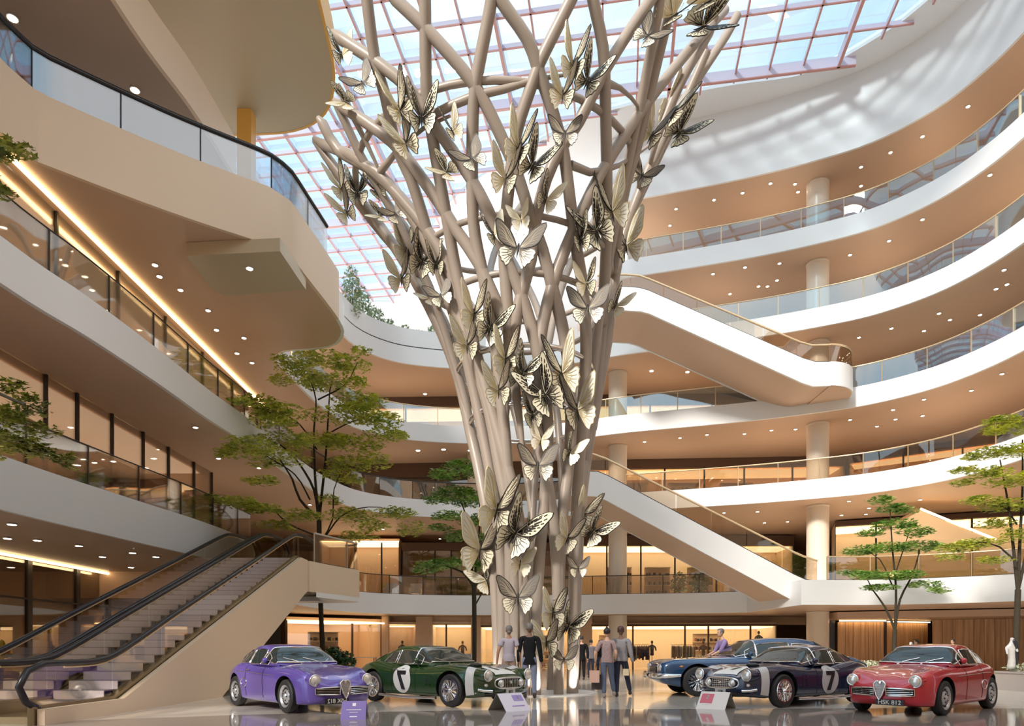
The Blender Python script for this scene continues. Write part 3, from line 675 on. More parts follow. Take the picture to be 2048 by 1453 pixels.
# ---------------- butterflies ----------------
M_bk = mat('blackened_metal', (0.03, 0.025, 0.02), 0.4, metal=0.3)
M_dk = mat('smoky_bronze_mesh', (0.12, 0.095, 0.07), 0.5)
M_cr = mat('champagne_metal', (0.82, 0.76, 0.58), 0.4, metal=0.2)
M_pl = mat('pale_pearl_mesh', (0.80, 0.78, 0.70), 0.4)
M_vn = mat('tan_vein_metal', (0.52, 0.45, 0.33), 0.5)
M_gd = mat('soft_gold', (0.78, 0.66, 0.38), 0.35, metal=0.5)
FW = [(0.04, 0.05), (0.16, 0.32), (0.36, 0.62), (0.60, 0.84), (0.82, 0.97), (0.95, 0.98), (0.99, 0.86), (0.93, 0.62), (0.87, 0.42), (0.80, 0.22), (0.66, 0.08), (0.46, 0.01), (0.22, -0.02), (0.05, -0.03)]
HW = [(0.04, -0.02), (0.26, -0.04), (0.50, 0.0), (0.66, -0.08), (0.71, -0.20), (0.66, -0.30), (0.67, -0.42), (0.58, -0.50), (0.55, -0.62), (0.45, -0.64), (0.36, -0.78), (0.27, -0.70), (0.17, -0.48), (0.06, -0.18)]
def wing(style, fore, sx):
    out = FW if fore else HW
    P = [Vector((x, y, 0)) for x, y in cr([Vector(q) for q in out], 0.09, closed=True)]
    m_ = MB(); n = len(P); h = 0.006
    c = sum(P, Vector())/n
    vs = [p+Vector((0, 0, h)) for p in P]+[p-Vector((0, 0, h)) for p in P]
    m_.add(vs, [tuple(range(n)), tuple(reversed(range(n, 2*n)))]+[(i, n+i, n+(i+1) % n, (i+1) % n) for i in range(n)], 0)
    def rib(a, b, w0, w1, mi, lift=0.016, bend=0.0):
        a = Vector((*a, 0)); b = Vector((*b, 0)); d = (b-a); nn = Vector((-d.y, d.x, 0)).normalized(); k = 5
        L = []; R = []
        for i in range(k+1):
            t = i/k; p = a+d*t+nn*bend*math.sin(PI*t)*d.length; w_ = (w0+(w1-w0)*t)/2
            L.append(p+nn*w_); R.append(p-nn*w_)
        vs = [v+Vector((0, 0, e*lift)) for e in (1, -1) for v in L+R]
        k1 = k+1; fs = []
        for i in range(k):
            fs += [(i, i+1, k1+i+1, k1+i), (2*k1+i, 3*k1+i, 3*k1+i+1, 2*k1+i+1), (i, 2*k1+i, 2*k1+i+1, i+1), (k1+i, k1+i+1, 3*k1+i+1, 3*k1+i)]
        m_.add(vs, fs, mi)
    # border
    bw = 0.045 if style == 'dark' and fore else (0.03 if style == 'dark' else 0.016)
    for i in range(n):
        a, b = P[i], P[(i+1) % n]
        q = lambda p: p+(c-p).normalized()*bw
        vs = [a, b, q(b), q(a)]
        m_.add([v+Vector((0, 0, 0.018)) for v in vs]+[v-Vector((0, 0, 0.018)) for v in vs], [(0, 1, 2, 3), (7, 6, 5, 4), (0, 4, 5, 1), (2, 6, 7, 3)], 1)
    if fore:
        root = (0.08, 0.04); mg = [(0.62, 0.78), (0.78, 0.86), (0.86, 0.74), (0.84, 0.58), (0.79, 0.42), (0.72, 0.28), (0.60, 0.14), (0.42, 0.06)]
        cell = [(0.34, 0.44), (0.44, 0.50), (0.50, 0.42), (0.46, 0.32), (0.42, 0.24), (0.36, 0.17), (0.30, 0.12), (0.22, 0.05)]
    else:
        root = (0.08, -0.06); mg = [(0.48, -0.06), (0.60, -0.16), (0.58, -0.30), (0.54, -0.42), (0.46, -0.54), (0.37, -0.64), (0.25, -0.58), (0.14, -0.34)]
        cell = [(0.26, -0.08), (0.34, -0.14), (0.36, -0.24), (0.32, -0.32), (0.27, -0.34), (0.21, -0.34), (0.16, -0.28), (0.11, -0.2)]
    if style == 'dark' and fore:
        for a, b in zip(cell, mg):
            rib(root, a, 0.008, 0.012, 2); rib(a, (a[0]+(b[0]-a[0])*.93, a[1]+(b[1]-a[1])*.93), 0.017, 0.008, 2, bend=0.10)
            0 and rib((a[0]+.03, a[1]-.03), (a[0]+(b[0]-a[0])*.75+.03, a[1]+(b[1]-a[1])*.75-.035), 0.006, 0.010, 2, bend=-0.06)
    elif style == 'striped' and fore:
        for a, b in zip(cell, mg):
            rib(root, a, 0.012, 0.03, 1)
            rib((a[0]*1.04, a[1]*1.04), (a[0]+(b[0]-a[0])*.62, a[1]+(b[1]-a[1])*.62), 0.07, 0.035, 1)
            rib((a[0]+(b[0]-a[0])*.75, a[1]+(b[1]-a[1])*.75), b, 0.035, 0.035, 1)
    elif style == 'shade' and fore:
        for a, b in zip(cell, mg):
            rib(root, a, 0.02, 0.03, 2); rib((a[0]*1.05, a[1]*1.05), b, 0.045, 0.02, 2)
            rib((b[0]*.99, b[1]*.99), (b[0]*.99+.02, b[1]*.99+.02), 0.04, 0.04, 2)
    elif style == 'pale' and fore:
        for a, b in zip(cell, mg):
            rib(root, a, 0.008, 0.014, 2); rib(a, b, 0.02, 0.035, 2, bend=0.05)
    else:
        for a, b in zip(cell, mg):
            rib(root, a, 0.012, 0.022, 1 if style != 'pale' else 2); rib(a, b, 0.026, 0.012, 1 if style != 'pale' else 2)
        for a, b in zip(cell, cell[1:]): rib(a, b, 0.014, 0.014, 1 if style != 'pale' else 2)
    m_.v = [(x*sx, y, z) for x, y, z in m_.v]
    mats = {'dark': ([M_dk, M_bk, M_vn] if fore else [M_cr, M_dk, M_bk]), 'striped': [M_cr, M_bk, M_gd], 'shade': [M_dk, M_bk, M_cr] if fore else [M_cr, M_dk, M_bk], 'pale': [M_pl, M_gd, M_gd]}[style]
    return m_, mats
WM = {}
def wobj(style, fore, sx, parent):
    k = (style, fore, sx); nm = 'forewing' if fore else 'hindwing'
    if k not in WM:
        m_, mats = wing(style, fore, sx); WM[k] = m_.build(nm, mats, parent, 0); return WM[k]
    o = WM[k].copy(); COL.objects.link(o); o.parent = parent; return o
BODY = []
def butterfly(px, py, u, roll, fL, fR, sL, sR, lab, group=None, yaw=0, pitch=0, off=-0.45):
    p = onfront(px, py, off=off); p.y = max(p.y, 12.4)
    s_ = u*0.88*p.y/F
    root = empty('butterfly', lab, 'butterfly', p, group=group or 'metal butterflies on the tree sculpture')
    # local X right, local Y up, local Z towards the viewer
    B = Matrix(((1, 0, 0), (0, 0, -1), (0, 1, 0)))
    R = B@Matrix.Rotation(math.radians(yaw), 3, 'Y')@Matrix.Rotation(math.radians(pitch), 3, 'X')@Matrix.Rotation(math.radians(-roll), 3, 'Z')
    root.rotation_euler = R.to_euler(); root.scale = (s_, s_, s_)
    for st, sx, f in ((sL, -1, fL), (sR, 1, fR)):
        for fore in (True, False):
            w_ = wobj(st, fore, sx, root); w_.rotation_euler = (0, -sx*math.radians(f if fore else f*0.8), 0)
    if not BODY:
        b_ = MB(); b_.tube([(0, 0.22, 0), (0, 0.15, 0.0), (0, 0.02, 0), (0, -0.12, 0), (0, -0.38, 0.0)], [0.02, 0.045, 0.05, 0.04, 0.01], 8)
        a_ = MB()
        for e in (-1, 1): a_.tube([(e*0.01, 0.2, 0), (e*0.06, 0.36, 0.03), (e*0.13, 0.52, 0.06), (e*0.16, 0.56, 0.06)], [0.008, 0.006, 0.006, 0.014], 5)
        BODY.append(b_.build('body', M_bk, root, 60)); BODY.append(a_.build('antennae', M_dk, root, 60))
    else:
        for q in BODY:
            c_ = q.copy(); COL.objects.link(c_); c_.parent = root
    return root
TRIO = [(1151, 145, 1.0, 0, 1, 'at the top centre'), (1042, 312, 1.05, 4, 1, 'below the big tube crossing'),
 (812, 232, 1.05, -28, 1, 'at upper left'), (692, 385, 0.78, -30, 1, 'at the far left of the crown'),
 (1345, 240, 1.0, 24, 1, 'beside the white ceiling'), (1218, 440, 1.15, -4, -1, 'above the upper escalator landing'),
 (820, 512, 0.92, -8, 1, 'beside the lower skylight corner'), (955, 642, 1.0, -6, 1, 'on the trunk by the white terrace'),
 (1018, 732, 1.0, -6, 1, 'in the middle of the trunk'), (1118, 765, 1.25, -4, -1, 'on the mid trunk, right side'),
 (1000, 1040, 1.35, 4, 1, 'beside the slender tree'), (1168, 1042, 0.9, 14, 1, 'under the lower escalator'),
 (1112, 1238, 0.95, -6, 1, 'right above the standing couple'), (1405, 22, 1.1, 50, 1, 'at the top right tip')]
for (cx, cy, S, rl, mir, place) in TRIO:
    c_, s_ = math.cos(math.radians(rl)), math.sin(math.radians(rl))
    def ps(dx, dy): dx *= mir; return cx+S*(dx*c_-dy*s_), cy+S*(dx*s_+dy*c_)
    for (dx, dy, u, r2, a, b, sa, sb, lab) in (
        (-6, -14, 58, 8, 62, 58, 'pale', 'shade', 'pale butterfly, upper of the trio '),
        (24, 18, 56, 26, 64, 40, 'striped', 'striped', 'black striped butterfly, outer of the trio '),
        (-26, 46, 54, 4, 48, 58, 'pale', 'dark', 'half pale half dark butterfly, lowest of the trio ')):
        if mir < 0: a, b, sa, sb = b, a, sb, sa
        butterfly(*ps(dx, dy), u*S, rl+r2*mir, a, b, sa, sb, lab+place, 'butterfly trios on the tree sculpture')
DARK = [(1036, 498, 62, 8, 'large dark winged butterfly at the knot of tubes in the upper trunk'), (1176, 618, 52, 0, 'large dark winged butterfly on the trunk beside the upper escalator'),
 (1076, 932, 50, 0, 'large dark winged butterfly on the lower trunk beside the lower escalator'), (1036, 1196, 52, 0, 'large dark winged butterfly facing front right above the couple'),
 (1130, 268, 42, 0, 'small dark winged butterfly facing front where two upper tubes cross'), (1284, 352, 40, 28, 'small dark winged butterfly on the right flank in front of the white ceiling'),
 (1296, 72, 42, 50, 'small dark winged butterfly high on the right turned sideways'), (944, 318, 42, -34, 'small dark winged butterfly tilted left in the upper middle'),
 (726, 166, 42, -36, 'small dark winged butterfly beside the rounded golden balcony edge'), (792, 428, 34, -36, 'small dark winged butterfly on the left flank near the jutting gallery'),
 (882, 592, 36, -20, 'small dark winged butterfly on the left tubes above the terrace plants'), (1157, 1138, 28, 0, 'small dark winged butterfly low on the right leg of the trunk'),
 (1128, 1320, 34, 0, 'small dark winged butterfly lowest of all, just above the floor')]
for (x, y, u, r, lab) in DARK:
    butterfly(x, y, u, r, 14, 14, 'dark', 'dark', lab, 'dark butterflies on the tree sculpture', yaw=random.uniform(-8, 8), pitch=-8, off=-0.75)
CREAM = [(1092, 400, 44, 20, 70, 30, 'with upswept wings above the knot of tubes'), (1042, 440, 34, -10, 20, 50, 'small and round winged just above the large dark butterfly at the knot'), (988, 470, 40, -20, 60, 30, 'left of the knot of tubes'),
 (1160, 480, 46, -8, 70, 66, 'with wings held upright on the right of the knot of tubes'), (1172, 568, 42, -4, 40, 60, 'right above the large dark butterfly on the right of the trunk'), (1232, 612, 38, 30, 70, 40, 'overlapping the landing of the upper escalator'),
 (1066, 830, 44, -6, 60, 60, 'on the middle trunk with both wings up'), (1082, 880, 34, 10, 20, 40, 'with rounded wings just above the dark butterfly of the lower trunk'), (1140, 905, 38, 20, 68, 30, 'right of the dark butterfly of the lower trunk'),
 (1058, 1062, 36, 14, 74, 50, 'with wings nearly closed on the lower trunk'), (1040, 1128, 40, 6, 50, 30, 'right above the large dark butterfly over the couple'), (972, 1160, 42, -30, 30, 66, 'low on the left side beside the small tree'),
 (905, 262, 40, -24, 66, 50, 'in the upper left between two tubes'), (892, 345, 38, -60, 40, 60, 'with a striped wing left of the tilted dark butterfly'), (684, 110, 40, -10, 60, 30, 'at the top left next to the golden balcony edge'),
 (690, 205, 34, -70, 30, 60, 'peeking out right of the rounded olive balcony'), (752, 382, 38, -36, 66, 60, 'on the left flank above the small tilted dark butterfly'), (760, 432, 28, -70, 40, 60, 'half hidden at the far left flank'),
 (872, 530, 40, -6, 66, 60, 'on the left tubes between the skylight and the trunk'), (858, 596, 28, -50, 40, 60, 'left of the small dark butterfly above the terrace plants')]
for (x, y, u, r, a, b, lab) in CREAM:
    butterfly(x, y, u, r, a, b, 'striped' if a >= 60 else 'pale', 'striped' if b >= 60 else 'pale', 'champagne gold butterfly '+lab, 'champagne butterflies on the tree sculpture', off=-0.3)
# ---------------- trees and plants ----------------
def leafmat(name, c1, c2):
    m = mat(name, c1, 0.5)
    nt = m.node_tree; b = nt.nodes['Principled BSDF']
    tc = nt.nodes.new('ShaderNodeTexCoord'); nz = nt.nodes.new('ShaderNodeTexNoise'); nz.inputs['Scale'].default_value = 2.2; nz.inputs['Detail'].default_value = 6
    rp = nt.nodes.new('ShaderNodeValToRGB'); rp.color_ramp.elements[0].color = (*c2, 1); rp.color_ramp.elements[1].color = (*c1, 1)
    rp.color_ramp.elements[0].position = 0.38; rp.color_ramp.elements[1].position = 0.62
    nt.links.new(tc.outputs['Object'], nz.inputs['Vector']); nt.links.new(nz.outputs['Fac'], rp.inputs[0]); nt.links.new(rp.outputs[0], b.inputs['Base Color'])
    return m
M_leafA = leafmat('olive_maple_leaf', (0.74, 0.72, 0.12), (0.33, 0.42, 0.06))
M_leafA2 = leafmat('dark_olive_leaf', (0.42, 0.42, 0.06), (0.09, 0.12, 0.02))  # darker olive green for the tree at the left edge
M_leafB = leafmat('green_maple_leaf', (0.42, 0.62, 0.14), (0.15, 0.32, 0.06))
M_leafC = leafmat('dark_shrub_leaf', (0.06, 0.13, 0.04), (0.02, 0.06, 0.02))
M_leafD = leafmat('pale_terrace_leaf', (0.50, 0.60, 0.40), (0.25, 0.36, 0.18))
M_flow = leafmat('cream_flower', (0.86, 0.84, 0.66), (0.52, 0.58, 0.34))
M_bark = mat('dark_bark', (0.05, 0.042, 0.03), 0.9, spec=0.1, bump=0.6, var=0.3, scale=12)
def leaves(m_, c, r, n, s, flat=0.35, rnd=random, droop=0.25):
    for _ in range(n):
        while True:
            v = Vector((rnd.uniform(-1, 1), rnd.uniform(-1, 1), rnd.uniform(-1, 1)))
            if v.length < 1: break
        q = Vector((v.x*r[0], v.y*r[1], v.z*r[2]-droop*r[2]*(v.x*v.x+v.y*v.y)))+Vector(c)
        a = rnd.uniform(0, 2*PI); t = rnd.uniform(-flat, flat); t2 = rnd.uniform(-flat, flat); k = s*rnd.uniform(0.6, 1.25)
        u = Vector((math.cos(a), math.sin(a), t)).normalized(); w_ = Vector((-math.sin(a), math.cos(a), t2)).normalized()
        p0 = q-u*k; p1 = q+w_*k*0.36-u*k*.1; p2 = q+u*k; p3 = q-w_*k*0.36-u*k*.1; mid = Vector((0, 0, k*0.12))
        m_.add([p0, p1-mid, p2, p3-mid], [(0, 1, 2), (0, 2, 3)])
        # side lobes for a star-shaped leaf
        e1 = q+(u*0.45+w_*0.8)*k; e2 = q+(u*0.45-w_*0.8)*k
        m_.add([q-u*k*.3, e1, q+u*k*.25, e2], [(0, 1, 2), (0, 2, 3)])
def tree(lab, base, fork, pads, stems, lm, tr, leaf, dens, seed, group=None):
    rnd = random.Random(seed)
    root = empty('maple_tree', lab, 'tree', base, group=group); loc = Vector(base)
    m_ = MB(); top = Vector(fork)
    b0 = Vector(base); mid = (b0+top)/2+Vector((rnd.uniform(-.08, .08), 0, 0))
    m_.tube(cr([b0, mid, top], 0.4), [tr*1.25]+[tr]*(len(cr([b0, mid, top], 0.4))-1), 10)
    m_.build('trunk', M_bark, root, 60, loc)
    for s_ in stems:
        pts = [Vector(q) for q in s_]; c_ = cr(pts, 0.35); n = len(c_)
        q0 = 0.62 if (pts[0]-Vector(fork)).length < 0.01 else 0.30
        MB().tube(c_, [tr*q0*(1-0.75*i/(n-1))+0.006 for i in range(n)], 7).build('branch', M_bark, root, 60, loc)
    fo = MB()
    for (c, r) in pads:
        c = Vector(c)
        # twigs under the pad
        leaves(fo, c, r, int(dens*r[0]*r[1]*0.8), leaf, rnd=rnd)
        for _ in range(3):
            dx, dy = rnd.uniform(-.7, .7)*r[0], rnd.uniform(-.7, .7)*r[1]
            leaves(fo, c+Vector((dx, dy, rnd.uniform(-.8, .5)*r[2])), (r[0]*.4, r[1]*.4, r[2]*.7), int(dens*r[0]*r[1]*.15), leaf, rnd=rnd)
    fo.build('foliage', lm, root, 0, loc)
    return root
def ptree(lab, Yb, basepx, forkpx, pads_px, stems_px, lm, tr, leaf, dens, seed, Yf=None, zb=0.0):
    b = at(basepx, HY+1, Yb); b.z = zb
    Yf = Yf or (lambda x: Yb)
    f = at(forkpx[0], forkpx[1], Yb)
    pads = []; st = []
    for (x, y, rx, ry) in pads_px:
        Y = Yf(x); k = Y/F
        pads.append((at(x, y, Y+random.uniform(-.6, .6)), (rx*k*1.0, min(rx*k, 1.0), ry*k*0.62)))
    for L in stems_px:
        st.append([f if i == 0 and L[0] == forkpx else at(q[0], q[1], Yb+(Yf(q[0])-Yb)*(i/(len(L)-1))) for i, q in enumerate(L)])
    return tree(lab, b, f, pads, st, lm, tr, leaf, dens, seed)
fk = (638, 1040)
ptree('tall olive green maple tree rising beside the left escalator landing', 28.9, 648, fk,
 [(640, 715, 60, 16), (575, 722, 34, 14), (600, 745, 50, 18), (700, 728, 46, 16), (725, 700, 22, 12), (560, 760, 28, 12), (670, 765, 70, 20), (520, 805, 50, 18), (555, 820, 60, 18), (480, 800, 26, 10),
  (720, 800, 60, 20), (690, 830, 90, 22), (760, 840, 50, 16), (545, 845, 46, 14), (790, 870, 30, 12), (500, 890, 56, 20), (465, 905, 38, 14), (570, 880, 70, 22), (640, 880, 70, 22), (560, 915, 70, 16), (700, 885, 70, 20), (770, 868, 44, 16), (720, 925, 66, 20), (680, 945, 40, 20),
  (520, 962, 40, 9), (480, 1005, 50, 18), (440, 998, 34, 12), (520, 1015, 50, 12), (600, 1030, 50, 16), (545, 1050, 40, 14), (700, 1030, 60, 22), (740, 1050, 40, 18), (790, 1025, 50, 18), (825, 1055, 34, 24), (700, 960, 30, 12), (660, 1000, 30, 14), (720, 1070, 40, 16)],
 [[fk, (630, 950), (628, 860), (632, 800), (615, 745)], [fk, (628, 980), (600, 930), (578, 905), (560, 890)], [fk, (650, 930), (655, 860), (660, 780), (665, 760)], [fk, (600, 1000), (585, 960), (560, 920)],
  [(645, 1080), (665, 1040), (668, 980), (690, 930)], [(650, 1075), (680, 1035), (715, 1018), (760, 1015), (800, 1030)], [(640, 1075), (580, 1050), (545, 1020), (500, 1000)], [(634, 900), (600, 850), (560, 825)], [(636, 880), (690, 850), (740, 830)], [(636, 800), (690, 770), (715, 725)], [(620, 1000), (590, 950), (520, 905)]],
 M_leafA, 0.10, 0.11, 360, 3, Yf=lambda x: 28.6 if x > 640 else max(24.0, 28.6-(640-x)*0.030))
fk = (948, 1175)
ptree('slender green maple tree between the green car and the sculpture', 26.5, 948, fk,
 [(920, 930, 40, 14), (890, 950, 34, 12), (960, 945, 40, 16), (910, 985, 50, 18), (875, 1000, 30, 12), (950, 1000, 50, 18), (900, 1030, 40, 14), (960, 1040, 50, 18), (1010, 1010, 40, 16), (880, 1055, 30, 12), (930, 1070, 50, 16), (870, 1130, 44, 16), (920, 1125, 50, 18), (960, 1135, 30, 16), (850, 1142, 26, 12)],
 [[fk, (940, 1100), (935, 1040), (915, 990)], [fk, (955, 1100), (960, 1030), (955, 960)], [fk, (925, 1145), (880, 1130)], [fk, (975, 1140), (1000, 1080), (1010, 1020)], [(948, 1215), (965, 1185), (985, 1150)]],
 M_leafB, 0.09, 0.10, 520, 5)
fk = (1790, 1260)
ptree('young green maple tree in front of the oak wall, right of the round column', 27.5, 1790, fk,
 [(1760, 1000, 30, 12), (1785, 1015, 34, 14), (1815, 1022, 26, 10), (1790, 1048, 44, 16), (1740, 1065, 30, 12), (1830, 1062, 36, 14), (1720, 1100, 40, 14), (1770, 1095, 50, 16), (1835, 1092, 46, 18), (1700, 1145, 30, 10), (1740, 1150, 44, 14), (1800, 1150, 50, 14), (1850, 1168, 36, 12), (1880, 1180, 24, 10), (1760, 1175, 40, 10)],
 [[fk, (1792, 1180), (1785, 1100), (1780, 1020)], [fk, (1770, 1215), (1745, 1180), (1735, 1160)], [fk, (1800, 1200), (1825, 1150), (1840, 1100)], [(1788, 1180), (1760, 1120), (1725, 1100)], [(1790, 1150), (1810, 1090), (1820, 1060)]],
 M_leafB, 0.08, 0.10, 560, 8)
fk = (2036, 1180)
ptree('green maple tree cut off by the right edge of the view', 24.5, 2030, fk,
 [(2000, 840, 34, 12), (2040, 850, 40, 18), (1990, 860, 30, 12), (1975, 905, 44, 16), (2030, 900, 44, 18), (1930, 940, 30, 10), (1980, 945, 40, 14), (1925, 965, 26, 10), (2020, 960, 50, 18), (1960, 1000, 40, 14), (2010, 1010, 50, 18), (1990, 1045, 40, 16), (1915, 1095, 44, 16), (1960, 1085, 50, 16), (1900, 1115, 26, 12), (1990, 1120, 34, 14), (2045, 1070, 40, 26)],
 [[fk, (2040, 1080), (2045, 980), (2045, 880)], [fk, (2025, 1080), (2015, 1000), (2000, 920)], [(2028, 1120), (2000, 1095), (1960, 1085), (1930, 1095)], [fk, (2050, 1120), (2060, 1050)], [(2034, 1050), (2015, 1020), (1980, 1000)]],
 M_leafA, 0.10, 0.10, 520, 9)
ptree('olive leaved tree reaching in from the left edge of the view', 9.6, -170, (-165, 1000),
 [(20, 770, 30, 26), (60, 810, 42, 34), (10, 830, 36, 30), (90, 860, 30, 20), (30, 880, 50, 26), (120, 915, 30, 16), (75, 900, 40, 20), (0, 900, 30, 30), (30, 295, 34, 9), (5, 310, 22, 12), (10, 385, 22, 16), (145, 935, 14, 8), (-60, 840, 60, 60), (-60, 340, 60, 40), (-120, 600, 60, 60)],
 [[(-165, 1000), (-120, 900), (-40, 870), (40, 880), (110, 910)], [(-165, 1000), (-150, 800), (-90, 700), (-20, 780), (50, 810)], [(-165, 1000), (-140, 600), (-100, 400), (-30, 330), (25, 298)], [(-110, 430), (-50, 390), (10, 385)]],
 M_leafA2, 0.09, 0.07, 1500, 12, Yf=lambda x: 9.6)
def shrub(x, y, z, r, h, lm, lab, n=500, leaf=0.09, grp=None, name='shrub', cat='plant'):
    root = empty(name, lab, cat, (x, y, z), group=grp); loc = Vector((x, y, z))
    m_ = MB(); rnd = random.Random(int(x*100+y*7))
    leaves(m_, (x, y, z+h*0.55), (r, r, h*0.5), n, leaf, flat=1.0, rnd=rnd, droop=0)
    m_.build('foliage', lm, root, 0, loc)
    st = MB()
    for k in range(5): st.tube([(x, y, z), (x+rnd.uniform(-.5, .5)*r, y+rnd.uniform(-.5, .5)*r, z+h*.7)], 0.012, 5)
    st.build('stems', M_bark, root, 60, loc)
    return root
for i, (px, py, r, h) in enumerate([(700, 600, .55, 2.3), (722, 615, .55, 2.0), (748, 630, .6, 1.5), (775, 645, .6, 1.2), (805, 655, .6, 1.1), (835, 662, .6, 1.0), (862, 655, .55, 1.3)]):
    p = at(px, py, [36.8, 38.4, 39.5, 40.4, 41.0, 41.4, 41.6][i]); p.x += 0.0
    shrub(p.x, p.y+.4, 18.8, r, h+0.9, M_leafD, 'pale green shrub on the fourth floor terrace, '+['leftmost and tallest', 'second from the left', 'third from the left', 'in the middle of the row', 'third from the right', 'second from the right', 'rightmost next to the sculpture'][i], 700, 0.11, 'shrubs on the terrace')
M_planter = mat('grey_stone_planter', (0.45, 0.40, 0.37), 0.35)
def planter(x, y, w, d, h, lab, lm, rz=0, n=1400):
    root = empty('planter', lab, 'planter', (x, y, 0), rz)
    MB().box((0, 0, h/2), (w, d, h)).box((0, 0, h-0.02), (w+0.06, d+0.06, 0.04)).build('planter_box', M_planter, root, 0)
    m_ = MB(); rnd = random.Random(int(abs(x)*31)); leaves(m_, (0, 0, h+0.12), (w*.52, d*.52, 0.2), n, 0.05, flat=1.0, rnd=rnd, droop=0)
    m_.build('flowers', lm, root, 0)
    return root
planter(-0.9*1.9, 24.8, 3.6, 1.0, 0.45, 'low stone planter with cream flowers behind the green car', M_flow)
planter(13.2, 24.5, 3.2, 1.2, 0.5, 'low stone planter with cream flowers between the navy and red cars', M_flow)
planter(16.2, 20.0, 3.4, 1.6, 0.55, 'grey stone planter with cream flowers at the right edge behind the red car', M_flow)
planter(-8.2, 25.4, 2.6, 1.0, 0.4, 'low planter with dark green shrubs behind the purple car', M_leafC)
for i, px in enumerate((575, 610, 640, 668, 690)):
    p = at(px, 1300, 25.4)
    shrub(p.x, 25.3, 0.35, 0.45, 0.75+0.15*(i % 2), M_leafC, 'dark green shrub behind the purple car, '+['leftmost', 'second from left', 'middle one left of the tree trunk', 'fourth from left', 'rightmost'][i], 420, 0.10, 'dark shrubs behind the purple car')
# ---------------- cars ----------------
def paint(name, c):
    return mat(name, c, 0.25, metal=0.15, coat=1.0)
M_chrome = mat('chrome', (0.85, 0.85, 0.87), 0.08, metal=1.0)
M_tyre = mat('tyre_rubber', (0.02, 0.02, 0.022), 0.6)
M_carg = mat('car_window_glass', (0.03, 0.04, 0.038), 0.04, spec=0.6)
M_lens = mat('headlamp_lens', (0.82, 0.84, 0.85), 0.06, metal=0.55, coat=1.0)
M_cin = mat('black_grille_recess', (0.01, 0.01, 0.012), 0.5)
M_silver = mat('wheel_silver', (0.55, 0.56, 0.60), 0.3, metal=0.7)
M_decal = mat('silver_grey_decal', (0.60, 0.60, 0.62), 0.35)
M_wdec = mat('white_decal', (0.88, 0.88, 0.86), 0.35)
M_plate = mat('black_plate', (0.015, 0.015, 0.02), 0.4)
M_amber = mat('amber_lens', (0.7, 0.25, 0.05), 0.2)
def letters(txt, size, mirror, M, name, m, parent, bold=False):
    """extruded plain lettering as a mesh, M = 4x4 placing its local XY plane"""
    c = bpy.data.curves.new(name, 'FONT'); c.body = txt; c.size = size; c.extrude = 0.003; c.align_x = 'CENTER'; c.align_y = 'CENTER'
    c.offset = 0.006*size/0.1 if bold else 0.0
    t = bpy.data.objects.new('tmp', c); COL.objects.link(t)
    dg = bpy.context.evaluated_depsgraph_get(); me = bpy.data.meshes.new_from_object(t.evaluated_get(dg)); bpy.data.objects.remove(t)
    for v in me.vertices:
        if mirror: v.co.x *= -1
        v.co = M@v.co
    me.name = name; me.materials.clear(); me.materials.append(m)
    o = bpy.data.objects.new(name, me); COL.objects.link(o); o.parent = parent
    return o
